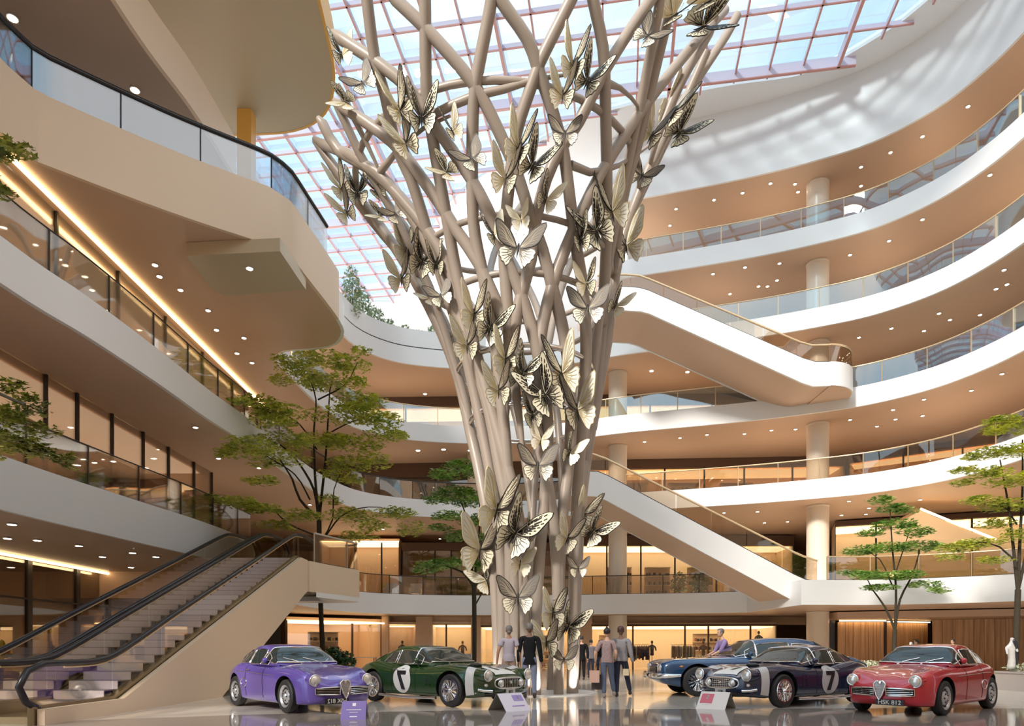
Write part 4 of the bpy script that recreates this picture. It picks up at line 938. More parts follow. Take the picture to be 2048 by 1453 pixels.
# tables along x from nose (0) to tail
CARS = {
 'A': dict(L=3.90, w=[(0, .16), (.02, .34), (.06, .47), (.18, .62), (.45, .72), (.9, .77), (1.9, .775), (2.9, .775), (3.4, .70), (3.75, .56), (3.90, .40)],
  top=[(0, .47), (.05, .55), (.25, .66), (.6, .76), (1.0, .83), (1.4, .885), (2.0, .89), (2.9, .90), (3.35, .84), (3.7, .72), (3.9, .60)],
  fen=[(0, .47), (.05, .54), (.2, .70), (.5, .80), (.85, .82), (1.3, .82), (2.0, .84), (2.8, .88), (3.2, .84), (3.6, .72), (3.9, .56)],
  belt=[(0, .42), (.3, .50), (.9, .56), (2.9, .60), (3.9, .52)], sill=[(0, .30), (.15, .20), (.6, .17), (3.3, .18), (3.7, .25), (3.9, .36)],
  wx=(.80, 3.05), wr=.305, ww=.17, gx=(1.32, 3.45), roof=[(1.32, .86), (1.50, .97), (1.72, 1.13), (1.9, 1.215), (2.15, 1.25), (2.5, 1.235), (2.85, 1.15), (3.15, 1.02), (3.45, .82)],
  wb=[(1.32, .60), (1.6, .68), (2.2, .70), (2.8, .66), (3.2, .55), (3.45, .42)], wt=[(1.32, .56), (1.8, .50), (2.3, .50), (2.8, .46), (3.45, .34)], gz=.84,
  wind=(1.36, 1.80), side=[(1.66, 1.88), (1.92, 2.42), (2.47, 3.02)]),
 'B': dict(L=4.15, w=[(0, .30), (.03, .46), (.10, .58), (.22, .67), (.5, .76), (.9, .82), (2.0, .80), (2.6, .81), (3.1, .84), (3.6, .78), (4.0, .62), (4.15, .48)],
  top=[(0, .52), (.05, .60), (.25, .70), (.6, .76), (1.0, .80), (1.6, .845), (2.2, .85), (3.2, .86), (3.7, .80), (4.0, .70), (4.15, .60)],
  fen=[(0, .52), (.05, .60), (.2, .72), (.5, .80), (.9, .82), (1.5, .78), (2.2, .76), (2.8, .84), (3.15, .88), (3.6, .82), (4.0, .68), (4.15, .56)],
  belt=[(0, .45), (.3, .52), (1.0, .55), (3.1, .58), (4.15, .52)], sill=[(0, .34), (.15, .26), (.6, .20), (3.3, .20), (3.8, .28), (4.15, .40)],
  wx=(.86, 3.26), wr=.325, ww=.17, gx=(1.50, 3.85), roof=[(1.50, .82), (1.70, .96), (1.95, 1.12), (2.15, 1.19), (2.45, 1.215), (2.75, 1.195), (3.05, 1.10), (3.4, .97), (3.85, .78)],
  wb=[(1.5, .60), (1.8, .68), (2.3, .69), (2.8, .68), (3.3, .58), (3.85, .40)], wt=[(1.5, .55), (2.0, .50), (2.5, .49), (3.0, .45), (3.85, .30)], gz=.80,
  wind=(1.54, 2.02), side=[(1.86, 2.02), (2.05, 2.58), (2.64, 3.05)]),
 'C': dict(L=4.75, w=[(0, .62), (.06, .74), (.25, .80), (.6, .83), (1.2, .85), (3.8, .85), (4.4, .80), (4.75, .66)],
  top=[(0, .68), (.06, .74), (.3, .80), (.8, .85), (1.3, .89), (1.8, .92), (3.6, .93), (4.3, .90), (4.75, .78)],
  fen=[(0, .70), (.06, .77), (.3, .83), (.8, .85), (1.8, .88), (3.6, .92), (4.3, .90), (4.75, .76)],
  belt=[(0, .56), (.4, .60), (3.6, .62), (4.75, .60)], sill=[(0, .38), (.2, .28), (.6, .22), (3.9, .22), (4.5, .30), (4.75, .42)],
  wx=(.82, 3.50), wr=.34, ww=.17, gx=(1.62, 4.20), roof=[(1.62, .88), (1.85, 1.05), (2.10, 1.22), (2.3, 1.30), (2.7, 1.335), (3.2, 1.33), (3.55, 1.27), (3.85, 1.12), (4.2, .90)],
  wb=[(1.62, .66), (2.0, .72), (3.0, .73), (3.6, .70), (4.2, .56)], wt=[(1.62, .62), (2.2, .56), (3.2, .55), (3.7, .50), (4.2, .44)], gz=.86,
  wind=(1.66, 2.16), side=[(1.98, 2.16), (2.2, 2.95), (3.02, 3.62)]),
}
def car(kind, name, lab, pm, P, ang, sc, mirror=False, two=None):
    """x=0 nose; car-local +x points to the tail, y to the side; P = ground point under the visible front wheel"""
    D = CARS[kind]; my = -1 if mirror else 1
    wxf = D['wx'][0]
    # local frame: nose direction = ang (radians, in plan); visible side y sign = my
    root = empty(name, lab, 'car', (P[0], P[1], 0), 0)
    n = Vector((math.cos(ang), math.sin(ang), 0)); side = Vector((-n.y, n.x, 0))*(-my)   # side = direction of the visible flank
    root.rotation_euler = (0, 0, 0); root.scale = (sc, sc, sc)
    tw = 0.70*smo(D['w'], wxf)+0.1
    yw = smo(D['w'], wxf)-D['ww']/2-0.02
    def T(x, y, z):     # y>0 = visible flank
        q = -n*(x-wxf)+side*(y-yw); return Vector((q.x, q.y, z))
    def b(m_, nm, mt, sm=35, par=None, lb=None): return m_.build(nm, mt, par or root, sm, None, lb)
    L = D['L']
    def S(x, v):        # lower body, v 0 (sill) .. 1 (centre line)
        w = smo(D['w'], x); zt = smo(D['top'], x); zf = smo(D['fen'], x); zb = smo(D['belt'], x); zs = smo(D['sill'], x)
        tab_y = [(0, .80*w), (.06, .93*w), (.18, .985*w), (.34, w), (.50, .97*w), (.64, .86*w), (.76, .66*w), (.88, .34*w), (1, 0)]
        tab_z = [(0, zs-.02), (.06, zs), (.18, zs+(zb-zs)*.4), (.34, zb), (.50, zb+(zf-zb)*.62), (.64, zf-.005), (.76, max(zf-.03, zt-.03) if zf > zt else zf+(zt-zf)*.6), (.88, zt-.005), (1, zt)]
        return smo(tab_y, v), smo(tab_z, v)
    xs = [0, .015, .04, .08, .14, .22, .32, .45]+[.6+i*(L-1.1)/34 for i in range(35)]+[L-.36, L-.24, L-.14, L-.06, L-.02, L]
    xs = sorted(set(round(x, 4) for x in xs)); NV = 26
    vs = []; fs = []
    for x in xs:
        prof = [S(x, j/NV) for j in range(NV+1)]
        ring = [(x, -y, z) for y, z in prof]+[(x, y, z) for y, z in prof[:-1][::-1]]
        vs += ring
    m = 2*NV+1
    for i in range(len(xs)-1):
        for j in range(m-1): fs.append((i*m+j, i*m+j+1, (i+1)*m+j+1, (i+1)*m+j))
        fs.append((i*m+m-1, i*m, (i+1)*m, (i+1)*m+m-1))
    fs.append(tuple(range(m))); fs.append(tuple((len(xs)-1)*m+j for j in reversed(range(m))))
    body = MB(); body.add([T(*v) for v in vs], fs, 0)
    bo = b(body, 'body', [pm, M_cin], 50)
    # wheel arches
    cut = MB()
    for wx in D['wx']:
        for e in (1, -1):
            yo = e*(smo(D['w'], wx)+.1); yi = e*(smo(D['w'], wx)-.30); r = D['wr']+.055; k = 28
            ra = [T(wx+r*math.cos(2*PI*i/k), yo, D['wr']+.01+r*math.sin(2*PI*i/k)) for i in range(k)]
            rb = [T(wx+r*math.cos(2*PI*i/k), yi, D['wr']+.01+r*math.sin(2*PI*i/k)) for i in range(k)]
            cut.add(ra+rb, [(i, (i+1) % k, k+(i+1) % k, k+i) for i in range(k)]+[tuple(range(k)), tuple(reversed(range(k, 2*k)))], 1)
    co_ = cut.build('cut', [pm, M_cin], None, 0); co_.parent = root
    md = bo.modifiers.new('b', 'BOOLEAN'); md.operation = 'DIFFERENCE'; md.object = co_; md.solver = 'EXACT'
    bpy.context.view_layer.update(); dg = bpy.context.evaluated_depsgraph_get(); me = bpy.data.meshes.new_from_object(bo.evaluated_get(dg))
    bo.modifiers.clear(); bo.data = me; me.set_sharp_from_angle(angle=math.radians(40)); bpy.data.objects.remove(co_)
    # cabin
    g0, g1 = D['gx']; gz = D['gz']
    def G(x, v):        # v 0 base .. 1 centre
        zr = smo(D['roof'], x); wb = smo(D['wb'], x); wt = smo(D['wt'], x); zb = min(gz, zr-.01)
        h = zr-zb
        full = max(0.0, min(1.0, h/.33)); wt2 = wb+(wt-wb)*full
        ty = [(0, wb), (.5, wb+(wt2-wb)*.75), (.62, wt2), (.72, wt2*.90), (.85, wt2*.5), (1, 0)]
        tz = [(0, zb), (.5, zb+h*.66), (.62, zb+h*.86), (.72, zb+h*.95), (.85, zb+h*.99), (1, zr)]
        return smo(ty, v), smo(tz, v)
    gx = [g0+(g1-g0)*i/34 for i in range(35)]; NG = 20; vs = []
    for x in gx:
        prof = [G(x, j/NG) for j in range(NG+1)]
        vs += [(x, -y, z) for y, z in prof]+[(x, y, z) for y, z in prof[:-1][::-1]]
    m = 2*NG+1; fs = []
    for i in range(len(gx)-1):
        for j in range(m-1): fs.append((i*m+j, i*m+j+1, (i+1)*m+j+1, (i+1)*m+j))
    b(MB().add([T(*v) for v in vs], fs, 0), 'roof', pm, 60)
    def patch(u0, u1, v0, v1, sgn, nu, nv, off=.012, slant0=0.0, slant1=0.0):
        def fn(a, c):
            v = v0+(v1-v0)*c; x = (u0+slant0*(1-c))+((u1-slant1*c)-(u0+slant0*(1-c)))*a
            y, z = G(x, v); y2, z2 = G(x, min(1, v+.02)); y3, z3 = G(x+.02, v)
            nn = Vector((0, y2-y, z2-z)).cross(Vector((.02, y3-y, z3-z))); nn = nn.normalized() if nn.length > 0 else Vector((0, 0, 1))
            if nn.z < 0: nn = -nn
            q = Vector((x, y, z))+nn*off
            return T(q.x, sgn*q.y, q.z)
        return fn
    def window(u0, u1, v0, v1, sgn, nm, s0=0., s1=0., trim=.012):
        fn = patch(u0, u1, v0, v1, sgn, 10, 8, .012, s0, s1)
        w_ = b(MB().grid(fn, 10, 8), nm, M_carg, 60)
        edge = [fn(i/10, 0) for i in range(11)]+[fn(1, j/8) for j in range(1, 9)]+[fn(1-i/10, 1) for i in range(1, 11)]+[fn(0, 1-j/8) for j in range(1, 8)]
        b(MB().tube(edge, trim, 6, closed=True), 'window_trim', M_chrome, 60, w_)
    # windshield: both halves joined across the centre
    w0, w1 = D['wind']
    def ws(a, c):
        v = 1-abs(2*c-1)*(1-.20); sgn = 1 if c < .5 else -1
        x = w0+(w1-w0)*a+0.07*(1-v)
        v = .22+(v-.2)*.78/.8*1.0
        y, z = G(x, min(1, v)); q = T(x-.010, sgn*(y*1.0), z+.014); return q
    fn = ws
    wsh = b(MB().grid(fn, 12, 24), 'windshield', M_carg, 60)
    edge = [fn(0, j/24) for j in range(25)]+[fn(i/12, 1) for i in range(1, 13)]+[fn(1, 1-j/24) for j in range(1, 25)]+[fn(1-i/12, 0) for i in range(1, 12)]
    b(MB().tube(edge, .014, 6, closed=True), 'windshield_trim', M_chrome, 60, wsh)
    for sgn in (1, -1):
        (a0, a1), (c0, c1), (e0, e1) = D['side']
        window(a0-.06, a1+.02, .06, .50, sgn, 'vent_window', .0, 0, .009)
        window(c0, c1, .05, .55, sgn, 'side_window', .0, .0)
        window(e0, e1+.08, .08, .52, sgn, 'quarter_window', 0, .22)
    r0 = smo(D['roof'], g1-.55)
    def rw(a, c):
        x = (g1-.60)+.42*a; v = 1-abs(2*c-1)*.42; y, z = G(x, v); return T(x+.008, (1 if c < .5 else -1)*y, z+.012)
    b(MB().grid(rw, 8, 16), 'rear_window', M_carg, 60)
    # door line, handle, mirror, wipers
    y_ = lambda x, v: S(x, v)
    for sgn in (1, -1):
        y, z = S(D['side'][1][1]-.02, .47); b(MB().tube([T(D['side'][1][1]-.16, sgn*(y+.02), z+.02), T(D['side'][1][1]-.02, sgn*(y+.02), z+.02)], .012, 6), 'door_handle', M_chrome, 60)
        for xd in (D['side'][0][0]+.02, D['side'][1][1]+.04):
            pts = []
            for k in range(9):
                y, z = S(xd, .12+.48*k/8); pts.append(T(xd, sgn*(y+.002), z))
            b(MB().tube(pts, .005, 4), 'door_seam', M_cin, 0)
    mxp = D['side'][0][0]+.05; y, z = S(mxp, .62)
    mm = MB(); c_ = T(mxp, y+.02, gz+.10); mm.ball(c_, (.06, .06, .055), 12, 8); mm.tube([T(mxp, y-.04, gz-.03), c_], .014, 6)
    b(mm, 'wing_mirror', pm, 60)
    for q in (-.28, .12):
        b(MB().tube([T(w0-.03, q, gz+.03), T(w0+.03, q+.10, gz+.085), T(w0+.11, q+.34, gz+.15)], .007, 5), 'wiper', M_chrome, 60)
    # wheels
    for k, wx in enumerate(D['wx']):
        for e in (1, -1):
            yo = e*(smo(D['w'], wx)-.015); r = D['wr']
            ax = side*e
            RM = Matrix((n, Vector((0, 0, 1)), ax)).transposed()
            c0 = T(wx, yo-e*D['ww'], r)
            W = D['ww']
            wl = b(MB().lathe([(r*.62, 0), (r*.9, .0), (r*.985, .02), (r, .05), (r, W-.05), (r*.985, W-.02), (r*.9, W), (r*.68, W-.005), (r*.66, W-.03), (r*.62, W-.04)], 36, c0, M=RM), 'wheel', M_tyre, 40)
            rim = MB()
            if kind == 'A':
                rim.lathe([(r*.20, W-.01), (r*.32, W-.015), (r*.50, W-.055), (r*.56, W-.02), (r*.665, W-.005), (r*.68, W-.03), (r*.62, .03), (0.01, .03)], 32, c0, 0, RM)
                rim.lathe([(.0, W+.02), (r*.1, W+.018), (r*.2, W-.01), (r*.2, W-.05), (0, W-.05)], 20, c0, 0, RM)
                for i in range(10):
                    a = 2*PI*i/10; rim.box(c0+RM@Vector((r*.47*math.cos(a), r*.47*math.sin(a), W-.043)), (r*.13, r*.16, .02), mi=1, M=RM@Matrix.Rotation(a, 3, 'Z'))
                for i in range(5):
                    a = 2*PI*i/5; rim.box(c0+RM@Vector((r*.25*math.cos(a), r*.25*math.sin(a), W-.008)), (r*.07, r*.07, .02), mi=1, M=RM@Matrix.Rotation(a, 3, 'Z'))
            else:
                rim.lathe([(r*.60, W-.03), (r*.63, W+.002), (r*.70, W+.004), (r*.72, W-.012), (r*.66, W-.03), (r*.62, .04), (0.01, .03)], 36, c0, 0, RM)
                rim.lathe([(.0, W+.03), (r*.06, W+.028), (r*.13, W-.0), (r*.15, W-.06), (0, W-.06)], 16, c0, 0, RM)
                rim.lathe([(r*.15, W-.065), (r*.60, W-.065), (r*.60, W-.075), (r*.15, W-.075)], 24, c0, 1, RM)
                for i in range(24):
                    a = 2*PI*i/24; a2 = a+.22*(1 if i % 2 else -1)
                    rim.tube([c0+RM@Vector((r*.13*math.cos(a), r*.13*math.sin(a), W-.015)), c0+RM@Vector((r*.63*math.cos(a2), r*.63*math.sin(a2), W-.02))], .006, 5)
                # three eared hub nut
                for i in range(3):
                    a = 2*PI*i/3; rim.box(c0+RM@Vector((.035*math.cos(a), .035*math.sin(a), W+.03)), (.06, .02, .012), M=RM@Matrix.Rotation(a, 3, 'Z'))
            b(rim, 'rim', [M_silver if kind == 'A' else M_chrome, M_cin], 40, wl)
    # --- faces ---
    RN = Matrix((-side, Vector((0, 0, 1)), n)).transposed()         # local x = across, y = up, z = forward
    def disc(x, y, z, r, d, nm, mt, seg=24, prof=None, par=None, tilt=None):
        prof = prof or [(0, d), (r*.6, d*.9), (r*.92, d*.6), (r, 0), (r, -.03), (0, -.03)]
        return b(MB().lathe([(max(a, .0), c) for a, c in prof], seg, T(x, y, z), M=RN), nm, mt, 50)
    def ringt(x, y, z, r, t, nm='lamp_ring', mt=M_chrome, sy=1.0, par=None):
        c = T(x, y, z); return b(MB().tube([c+RN@Vector((r*math.cos(2*PI*i/28), sy*r*math.sin(2*PI*i/28), 0)) for i in range(28)], t, 8, closed=True), nm, mt, 60, par)
    def poly(pts, d, nm, mt, sm=0, z0=0.):
        """pts in (x_of_surface, y, z) on the nose"""
        k = len(pts); vs_ = [T(px_, py_, pz_)+n*z0 for px_, py_, pz_ in pts]; vb = [v-n*d for v in vs_]
        return b(MB().add(vs_+vb, [tuple(range(k)), tuple(reversed(range(k, 2*k)))]+[(i, k+i, k+(i+1) % k, (i+1) % k) for i in range(k)]), nm, mt, sm)
    if kind == 'A':
        for e in (1, -1):
            b(MB().lathe([(0, .0), (.106, .0), (.113, -.02), (.120, -.20), (.09, -.42), (0, -.5)], 28, T(.10, e*.52, .60), M=RN), 'headlamp_pod', pm, 50); hl = b(MB().lathe([(.0, .045), (.045, .04), (.083, .02), (.088, -.03), (0, -.03)], 28, T(.10, e*.52, .60), M=RN), 'headlamp', M_lens, 50); ringt(.095, e*.52, .60, .096, .014, par=hl)
            # long horizontal side grille
            ff = lambda y: .012+lin([(0, 0), (.16, 0), (.34, .02), (.47, .06), (.62, .18)], abs(y))
            o_ = []
            for i in range(9):
                y = .10+.42*i/8; o_.append((ff(y)-.03, e*y, .445+.035*(1-(i/8)**2*.5)))
            for i in range(9):
                y = .10+.42*(8-i)/8; o_.append((ff(y)-.03, e*y, .345+.012*((8-i)/8)))
            poly(o_, .02, 'side_grille', M_cin)
            b(MB().tube([T(*q)+n*.012 for q in o_], .011, 6, closed=True), 'grille_frame', M_chrome, 60)
            for zz in (.375, .405, .435):
                b(MB().tube([T(ff(.10+.40*i/6)-.035, e*(.10+.40*i/6), zz+.002*i) for i in range(7)], .0045, 5), 'grille_bar', M_chrome, 60)
            disc(.10, e*.47, .40, .028, .03, 'indicator_lamp', M_lens)
        sh = [(-.03, -.095, .52), (-.03, -.10, .55), (-.02, -.05, .60), (-.02, 0, .585), (-.02, .05, .60), (-.03, .10, .55), (-.03, .095, .52), (-.05, .05, .36), (-.05, 0, .27), (-.05, -.05, .36)]
        poly(sh, .04, 'shield_grille', mat('grille_mesh', (0.42, 0.42, 0.45), 0.4, metal=0.6))
        b(MB().tube([T(*q)+n*.005 for q in sh], .014, 8, closed=True), 'shield_frame', M_chrome, 60)
        for i in range(7):
            zz = .33+i*.03; hw = .03+.055*(zz-.27)/.25; b(MB().tube([T(-.055, -hw, zz), T(-.055, hw, zz)], .004, 5), 'mesh_bar', M_chrome, 60)
        disc(-.035, 0, .565, .034, .012, 'badge', M_chrome)
        c = T(-.03, .0, .235)
        b(MB().box(T(-.015, .16, .235), (.46, .10, .02), M=RN), 'number_plate', M_plate, 0)
        Mx = Matrix.Translation(T(-.03, .16, .235))@RN.to_4x4()
        letters('HSK 812', .105, True, Mx, 'plate_lettering', M_wdec, root)
        # side vent scoop behind the front wheel and fuel flap details
        y, z = S(2.66, .28)
        b(MB().tube([T(2.52+.13*math.cos(2*PI*i/16), S(2.52+.13*math.cos(2*PI*i/16), .3)[0]+.006, .50+.085*math.sin(2*PI*i/16)) for i in range(16)], .008, 6, closed=True), 'side_badge_ring', M_chrome, 60)
        pts = []
        for i in range(15):
            x = 1.2+1.7*i/14; y, z = S(x, .44); pts.append(T(x, y+.004, z))
        b(MB().tube(pts, .006, 5), 'side_moulding', M_chrome, 60)
    if kind == 'B':
        for e in (1, -1):
            b(MB().lathe([(0, .0), (.112, .0), (.12, -.02), (.12, -.22), (.08, -.42), (0, -.5)], 28, T(.03, e*.58, .63), M=RN), 'headlamp_pod', pm, 50); hl = b(MB().lathe([(.0, .05), (.05, .045), (.09, .02), (.095, -.03), (0, -.03)], 28, T(.03, e*.58, .63), M=RN), 'headlamp', M_lens, 50); ringt(.025, e*.58, .63, .102, .016, par=hl)
            disc(.10, e*.56, .44, .035, .03, 'indicator_lamp', M_lens)
            # silver band wrapped over the fender
            def band(a, c, e=e):
                x = .30+.17*a; v = .10+.72*c; y, z = S(x, v); return T(x, e*(y+.006), z+.006*c)
            b(MB().grid(band, 3, 14), 'fender_band', M_decal, 60)
            b(MB().tube([T(-.01, e*.50, .33), T(.10, e*.62, .34), T(.20, e*.68, .36)], .028, 8), 'bumper_corner', M_chrome, 60)
        ov = [(0.015+.05*abs(math.cos(a))**3, .40*math.copysign(abs(math.cos(a))**.6, math.cos(a)), .475+.105*math.copysign(abs(math.sin(a))**.7, math.sin(a))) for a in [2*PI*i/36 for i in range(36)]]
        poly([(x-.02, y, z) for x, y, z in ov], .02, 'grille_opening', M_cin)
        b(MB().tube([T(x-.035, y, z) for x, y, z in ov], .018, 8, closed=True), 'grille_surround', M_chrome, 60)
        for i in range(9):
            y = -.20+.05*i; b(MB().tube([T(-.025, y, .385), T(-.025, y, .565)], .004, 5), 'grille_bar', M_chrome, 60)
        for i in range(5):
            b(MB().tube([T(-.025, -.22, .40+.036*i), T(-.025, .22, .40+.036*i)], .004, 5), 'grille_bar', M_chrome, 60)
        for e in (1, -1):
            b(MB().lathe([(.0, .05), (.04, .04), (.062, .02), (.065, -.02), (0, -.02)], 20, T(-.03, e*.29, .475), M=RN), 'fog_lamp', M_lens, 50); ringt(-.045, e*.29, .475, .066, .010)
        disc(-.035, 0, .49, .030, .012, 'badge', M_chrome)
        b(MB().box(T(-.02, .0, .30), (.26, .11, .02), M=RN), 'number_plate', M_decal, 0)
        letters('158' , .09, True, Matrix.Translation(T(-.035, 0, .30))@RN.to_4x4(), 'plate_lettering', M_plate, root)
        b(MB().tube([T(.10, -.6, .245), T(.03, -.35, .235), T(.02, 0, .23), T(.03, .35, .235), T(.10, .6, .245)], .02, 8), 'lower_lip', M_cin, 60)
        # white arrow patch and scoop on the bonnet
        def hood(a, c):
            x = .10+.62*a; hw = (.30-.17*a) if a < .8 else (.164-(a-.8)*.7); y = (2*c-1)*hw; y0 = abs(y)/max(.01, smo(D['w'], x)); v = 1-y0*.36
            _, z = S(x, max(0, v)); return T(x, y, z+.010)
        b(MB().grid(hood, 14, 10), 'bonnet_decal', M_wdec, 60)
        def hs(a, c):
            x = .30+.26*a; y = (2*c-1)*.045; _, z = S(x, .98); return T(x, y, z+.016)
        b(MB().grid(hs, 4, 2), 'bonnet_stripe', M_cin, 60)
        b(MB().ball(T(.92, 0, smo(D['top'], .92)+.01), (.13, .13, .045), 16, 8), 'bonnet_scoop', M_cin, 60)
        # roundel with a seven on the door
        rc = 2.28
        def rd(a, c, o=.008):
            th = 2*PI*c; x = rc+.27*a*math.cos(th); zz = .51+.29*a*math.sin(th)
            # find body width at that height
            best = min((abs(S(x, v/60)[1]-zz), v/60) for v in range(4, 40))[1]; y, _ = S(x, best); return T(x, y+o, zz)
        for e in (1,):
            b(MB().grid(rd, 6, 40), 'door_roundel', M_decal, 60)
            M7 = Matrix((n, Vector((0, 0, 1)), side)).transposed() if not mirror else Matrix((-n, Vector((0, 0, 1)), side)).transposed()
            yy, _ = S(rc, .30)
            tx = [(p_*1.25, q_*1.25) for p_, q_ in [(-.10, .15), (.11, .15), (.11, .09), (.00, -.16), (-.075, -.16), (.025, .085), (-.10, .085)]]
            s7 = 1 if mirror else 1
            nn7 = n if not mirror else -n
            # top stroke points: mirrored seven on the green car, normal seven on the navy one
            fl = -1
            vs7 = []
            for (a, c) in tx:
                vs7.append(T(rc, yy, .50)+nn7*(a if mirror else -a)*1.0*(-1 if False else 1)+Vector((0, 0, c))+side*.016)
            k = len(vs7); vb7 = [v-side*.02 for v in vs7]
            b(MB().add(vs7+vb7, [tuple(range(k)), tuple(reversed(range(k, 2*k)))]+[(i, k+i, k+(i+1) % k, (i+1) % k) for i in range(k)]), 'door_number', M_plate, 0)
        # side vents
        for xx in (1.40, 1.52):
            y, z = S(xx, .3)
            b(MB().box(T(xx, y-.005, .50), (.03, .012, .22), M=Matrix((n, side, Vector((0, 0, 1)))).transposed()@Matrix.Rotation(.25, 3, 'Y')), 'side_vent', M_cin, 0)
        b(MB().tube([T(1.2, smo(D['w'], 1.2)+.03, .17), T(2.1, smo(D['w'], 2.1)+.05, .15), T(2.95, smo(D['w'], 2.9)+.03, .17)], .03, 8), 'exhaust_pipe', M_chrome, 60)
        disc(1.9, .0, .86, .001, .001, 'bonnet_pin', M_chrome)
    if kind == 'C':
        for e in (1, -1):
            for yy in (.60, .43):
                b(MB().lathe([(.0, .03), (.05, .025), (.075, .0), (.078, -.12), (0, -.12)], 24, T(.02, e*yy, .64), M=RN), 'headlamp', M_lens, 50); ringt(.01, e*yy, .64, .08, .012)
            b(MB().tube([T(-.09, e*.10, .46), T(-.10, e*.35, .46), T(-.05, e*.66, .46), T(.10, e*.84, .47), T(.42, e*.885, .48)], [.05, .055, .06, .055, .03], 10), 'bumper', M_chrome, 60)
            b(MB().box(T(-.13, e*.34, .47), (.06, .16, .05), M=RN), 'bumper_guard', M_chrome, 0)
            y, z = S(.45, .44); b(MB().ball(T(.45, e*y, .68), (.045, .03, .022), 10, 6, M=Matrix.Rotation(ang, 3, 'Z')), 'indicator_lamp', M_amber, 60)
        b(MB().box(T(-.005, 0, .60), (.60, .14, .03), M=RN), 'grille', M_cin, 0)
        for i in range(5): b(MB().tube([T(-.03, -.30, .545+.028*i), T(-.03, .30, .545+.028*i)], .006, 5), 'grille_bar', M_chrome, 60)
        pts = []
        for i in range(25):
            x = .3+4.2*i/24; y, z = S(x, .62); pts.append(T(x, y+.004, z+.004))
        b(MB().tube(pts, .006, 5), 'side_moulding', M_chrome, 60)
        b(MB().tube([T(1.4, .85, .22), T(3.0, .85, .22)], .018, 6), 'sill_trim', M_chrome, 60)
    return root
def gp(x, y): return on(x, y, 0.0)
P1 = gp(578, 1427); Q1 = gp(470, 1411); a1 = math.atan2(P1.y-Q1.y, P1.x-Q1.x)
car('A', 'vintage_coupe', 'glossy purple vintage coupe with round headlamps and chrome shield grille, at the left', paint('purple_paint', (0.13, 0.085, 0.42)), P1, a1, 1.05, mirror=False)
P2 = gp(905, 1415); Q2 = gp(742, 1402); a2 = math.atan2(P2.y-Q2.y, P2.x-Q2.x)
car('B', 'racing_coupe', 'dark green vintage racing coupe with a mirrored seven in a grey door roundel', paint('racing_green_paint', (0.014, 0.052, 0.013)), P2, a2, 1.07, mirror=False)
P3 = gp(1562, 1416); Q3 = gp(1716, 1405.5); a3 = math.atan2(P3.y-Q3.y, P3.x-Q3.x)
car('B', 'racing_coupe', 'navy blue vintage racing coupe with number seven in a grey door roundel', paint('navy_paint', (0.008, 0.018, 0.065)), P3, a3, 1.07, mirror=True)
P4 = gp(1882, 1432); Q4 = gp(1982, 1417); a4 = math.atan2(P4.y-Q4.y, P4.x-Q4.x)
car('A', 'vintage_coupe', 'glossy red vintage coupe with round headlamps and chrome shield grille, at the right', paint('red_paint', (0.55, 0.02, 0.045)), P4, a4, 1.05, mirror=True)
P5 = gp(1394, 1394); a5 = math.atan2(-0.02, -1)
car('C', 'touring_coupe', 'long blue vintage touring coupe with wire wheels, parked behind the navy racing coupe', paint('blue_paint', (0.008, 0.055, 0.15)), P5, a5, 1.13, mirror=True)

# ---------------- folded info signs on the floor ----------------
def sign(px, py, w, h, ang, c1, c2, lab, roll):
    p = gp(px, py); root = empty('info_sign', lab, 'sign', p, ang)
    mA = mat('sign_'+c1[0], c1[1], 0.35); mB = mat('sign_'+c2[0], c2[1], 0.35)
    t = .30
    f = MB().add([(-w/2, 0, 0), (w/2, 0, 0), (w/2, t, h), (-w/2, t, h), (-w/2, .015, 0), (w/2, .015, 0), (w/2, t+.012, h), (-w/2, t+.012, h)], [(0, 1, 2, 3), (7, 6, 5, 4), (0, 4, 5, 1), (1, 5, 6, 2), (2, 6, 7, 3), (3, 7, 4, 0)])
    f.build('front_panel', mA, root, 0)
    g = MB().add([(-w/2, 2*t, 0), (w/2, 2*t, 0), (w/2, t+.015, h), (-w/2, t+.015, h), (-w/2, 2*t+.015, 0), (w/2, 2*t+.015, 0), (w/2, t+.03, h), (-w/2, t+.03, h)], [(0, 1, 2, 3), (7, 6, 5, 4), (0, 4, 5, 1), (1, 5, 6, 2), (2, 6, 7, 3), (3, 7, 4, 0)])
    g.build('back_panel', mat('sign_back', (0.25, 0.25, 0.24), 0.4), root, 0)
    sl_ = Vector((0, t, h)).normalized(); nrm = Vector((0, -h, t)).normalized()
    def blk(u, v, a, c, m_, nm):
        q = Vector((u*w, 0, 0))+sl_*(v*math.hypot(t, h))+nrm*.004
        R = Matrix((Vector((1, 0, 0)), sl_, nrm)).transposed()
        MB().box(q, (a*w, c*h, .006), M=R).build(nm, m_, root, 0)
    return root, blk
r_, blk = sign(706, 1441, .42, .30, math.radians(8), ('purple', (0.25, 0.17, 0.48)), ('x', (1, 1, 1)), 'small purple folded sign standing before the purple car', 0)
blk(0, .80, .14, .22, M_wdec, 'emblem'); blk(0, .52, .6, .05, M_wdec, 'text_line'); blk(0, .38, .35, .03, M_wdec, 'text_line'); blk(0, .16, .3, .07, M_wdec, 'text_line')
r_, blk = sign(1038, 1424, .60, .34, math.radians(38), ('pale_lilac', (0.80, 0.76, 0.88)), ('x', (1, 1, 1)), 'white and lilac folded sign standing before the green car', 0)
blk(.22, .72, .40, .42, mat('sign_violet', (0.38, 0.28, 0.66), 0.35), 'logo_patch'); blk(.22, .72, .08, .3, M_wdec, 'emblem'); blk(.1, .3, .5, .06, mat('sign_violet', (0.38, 0.28, 0.66), 0.35), 'text_line')
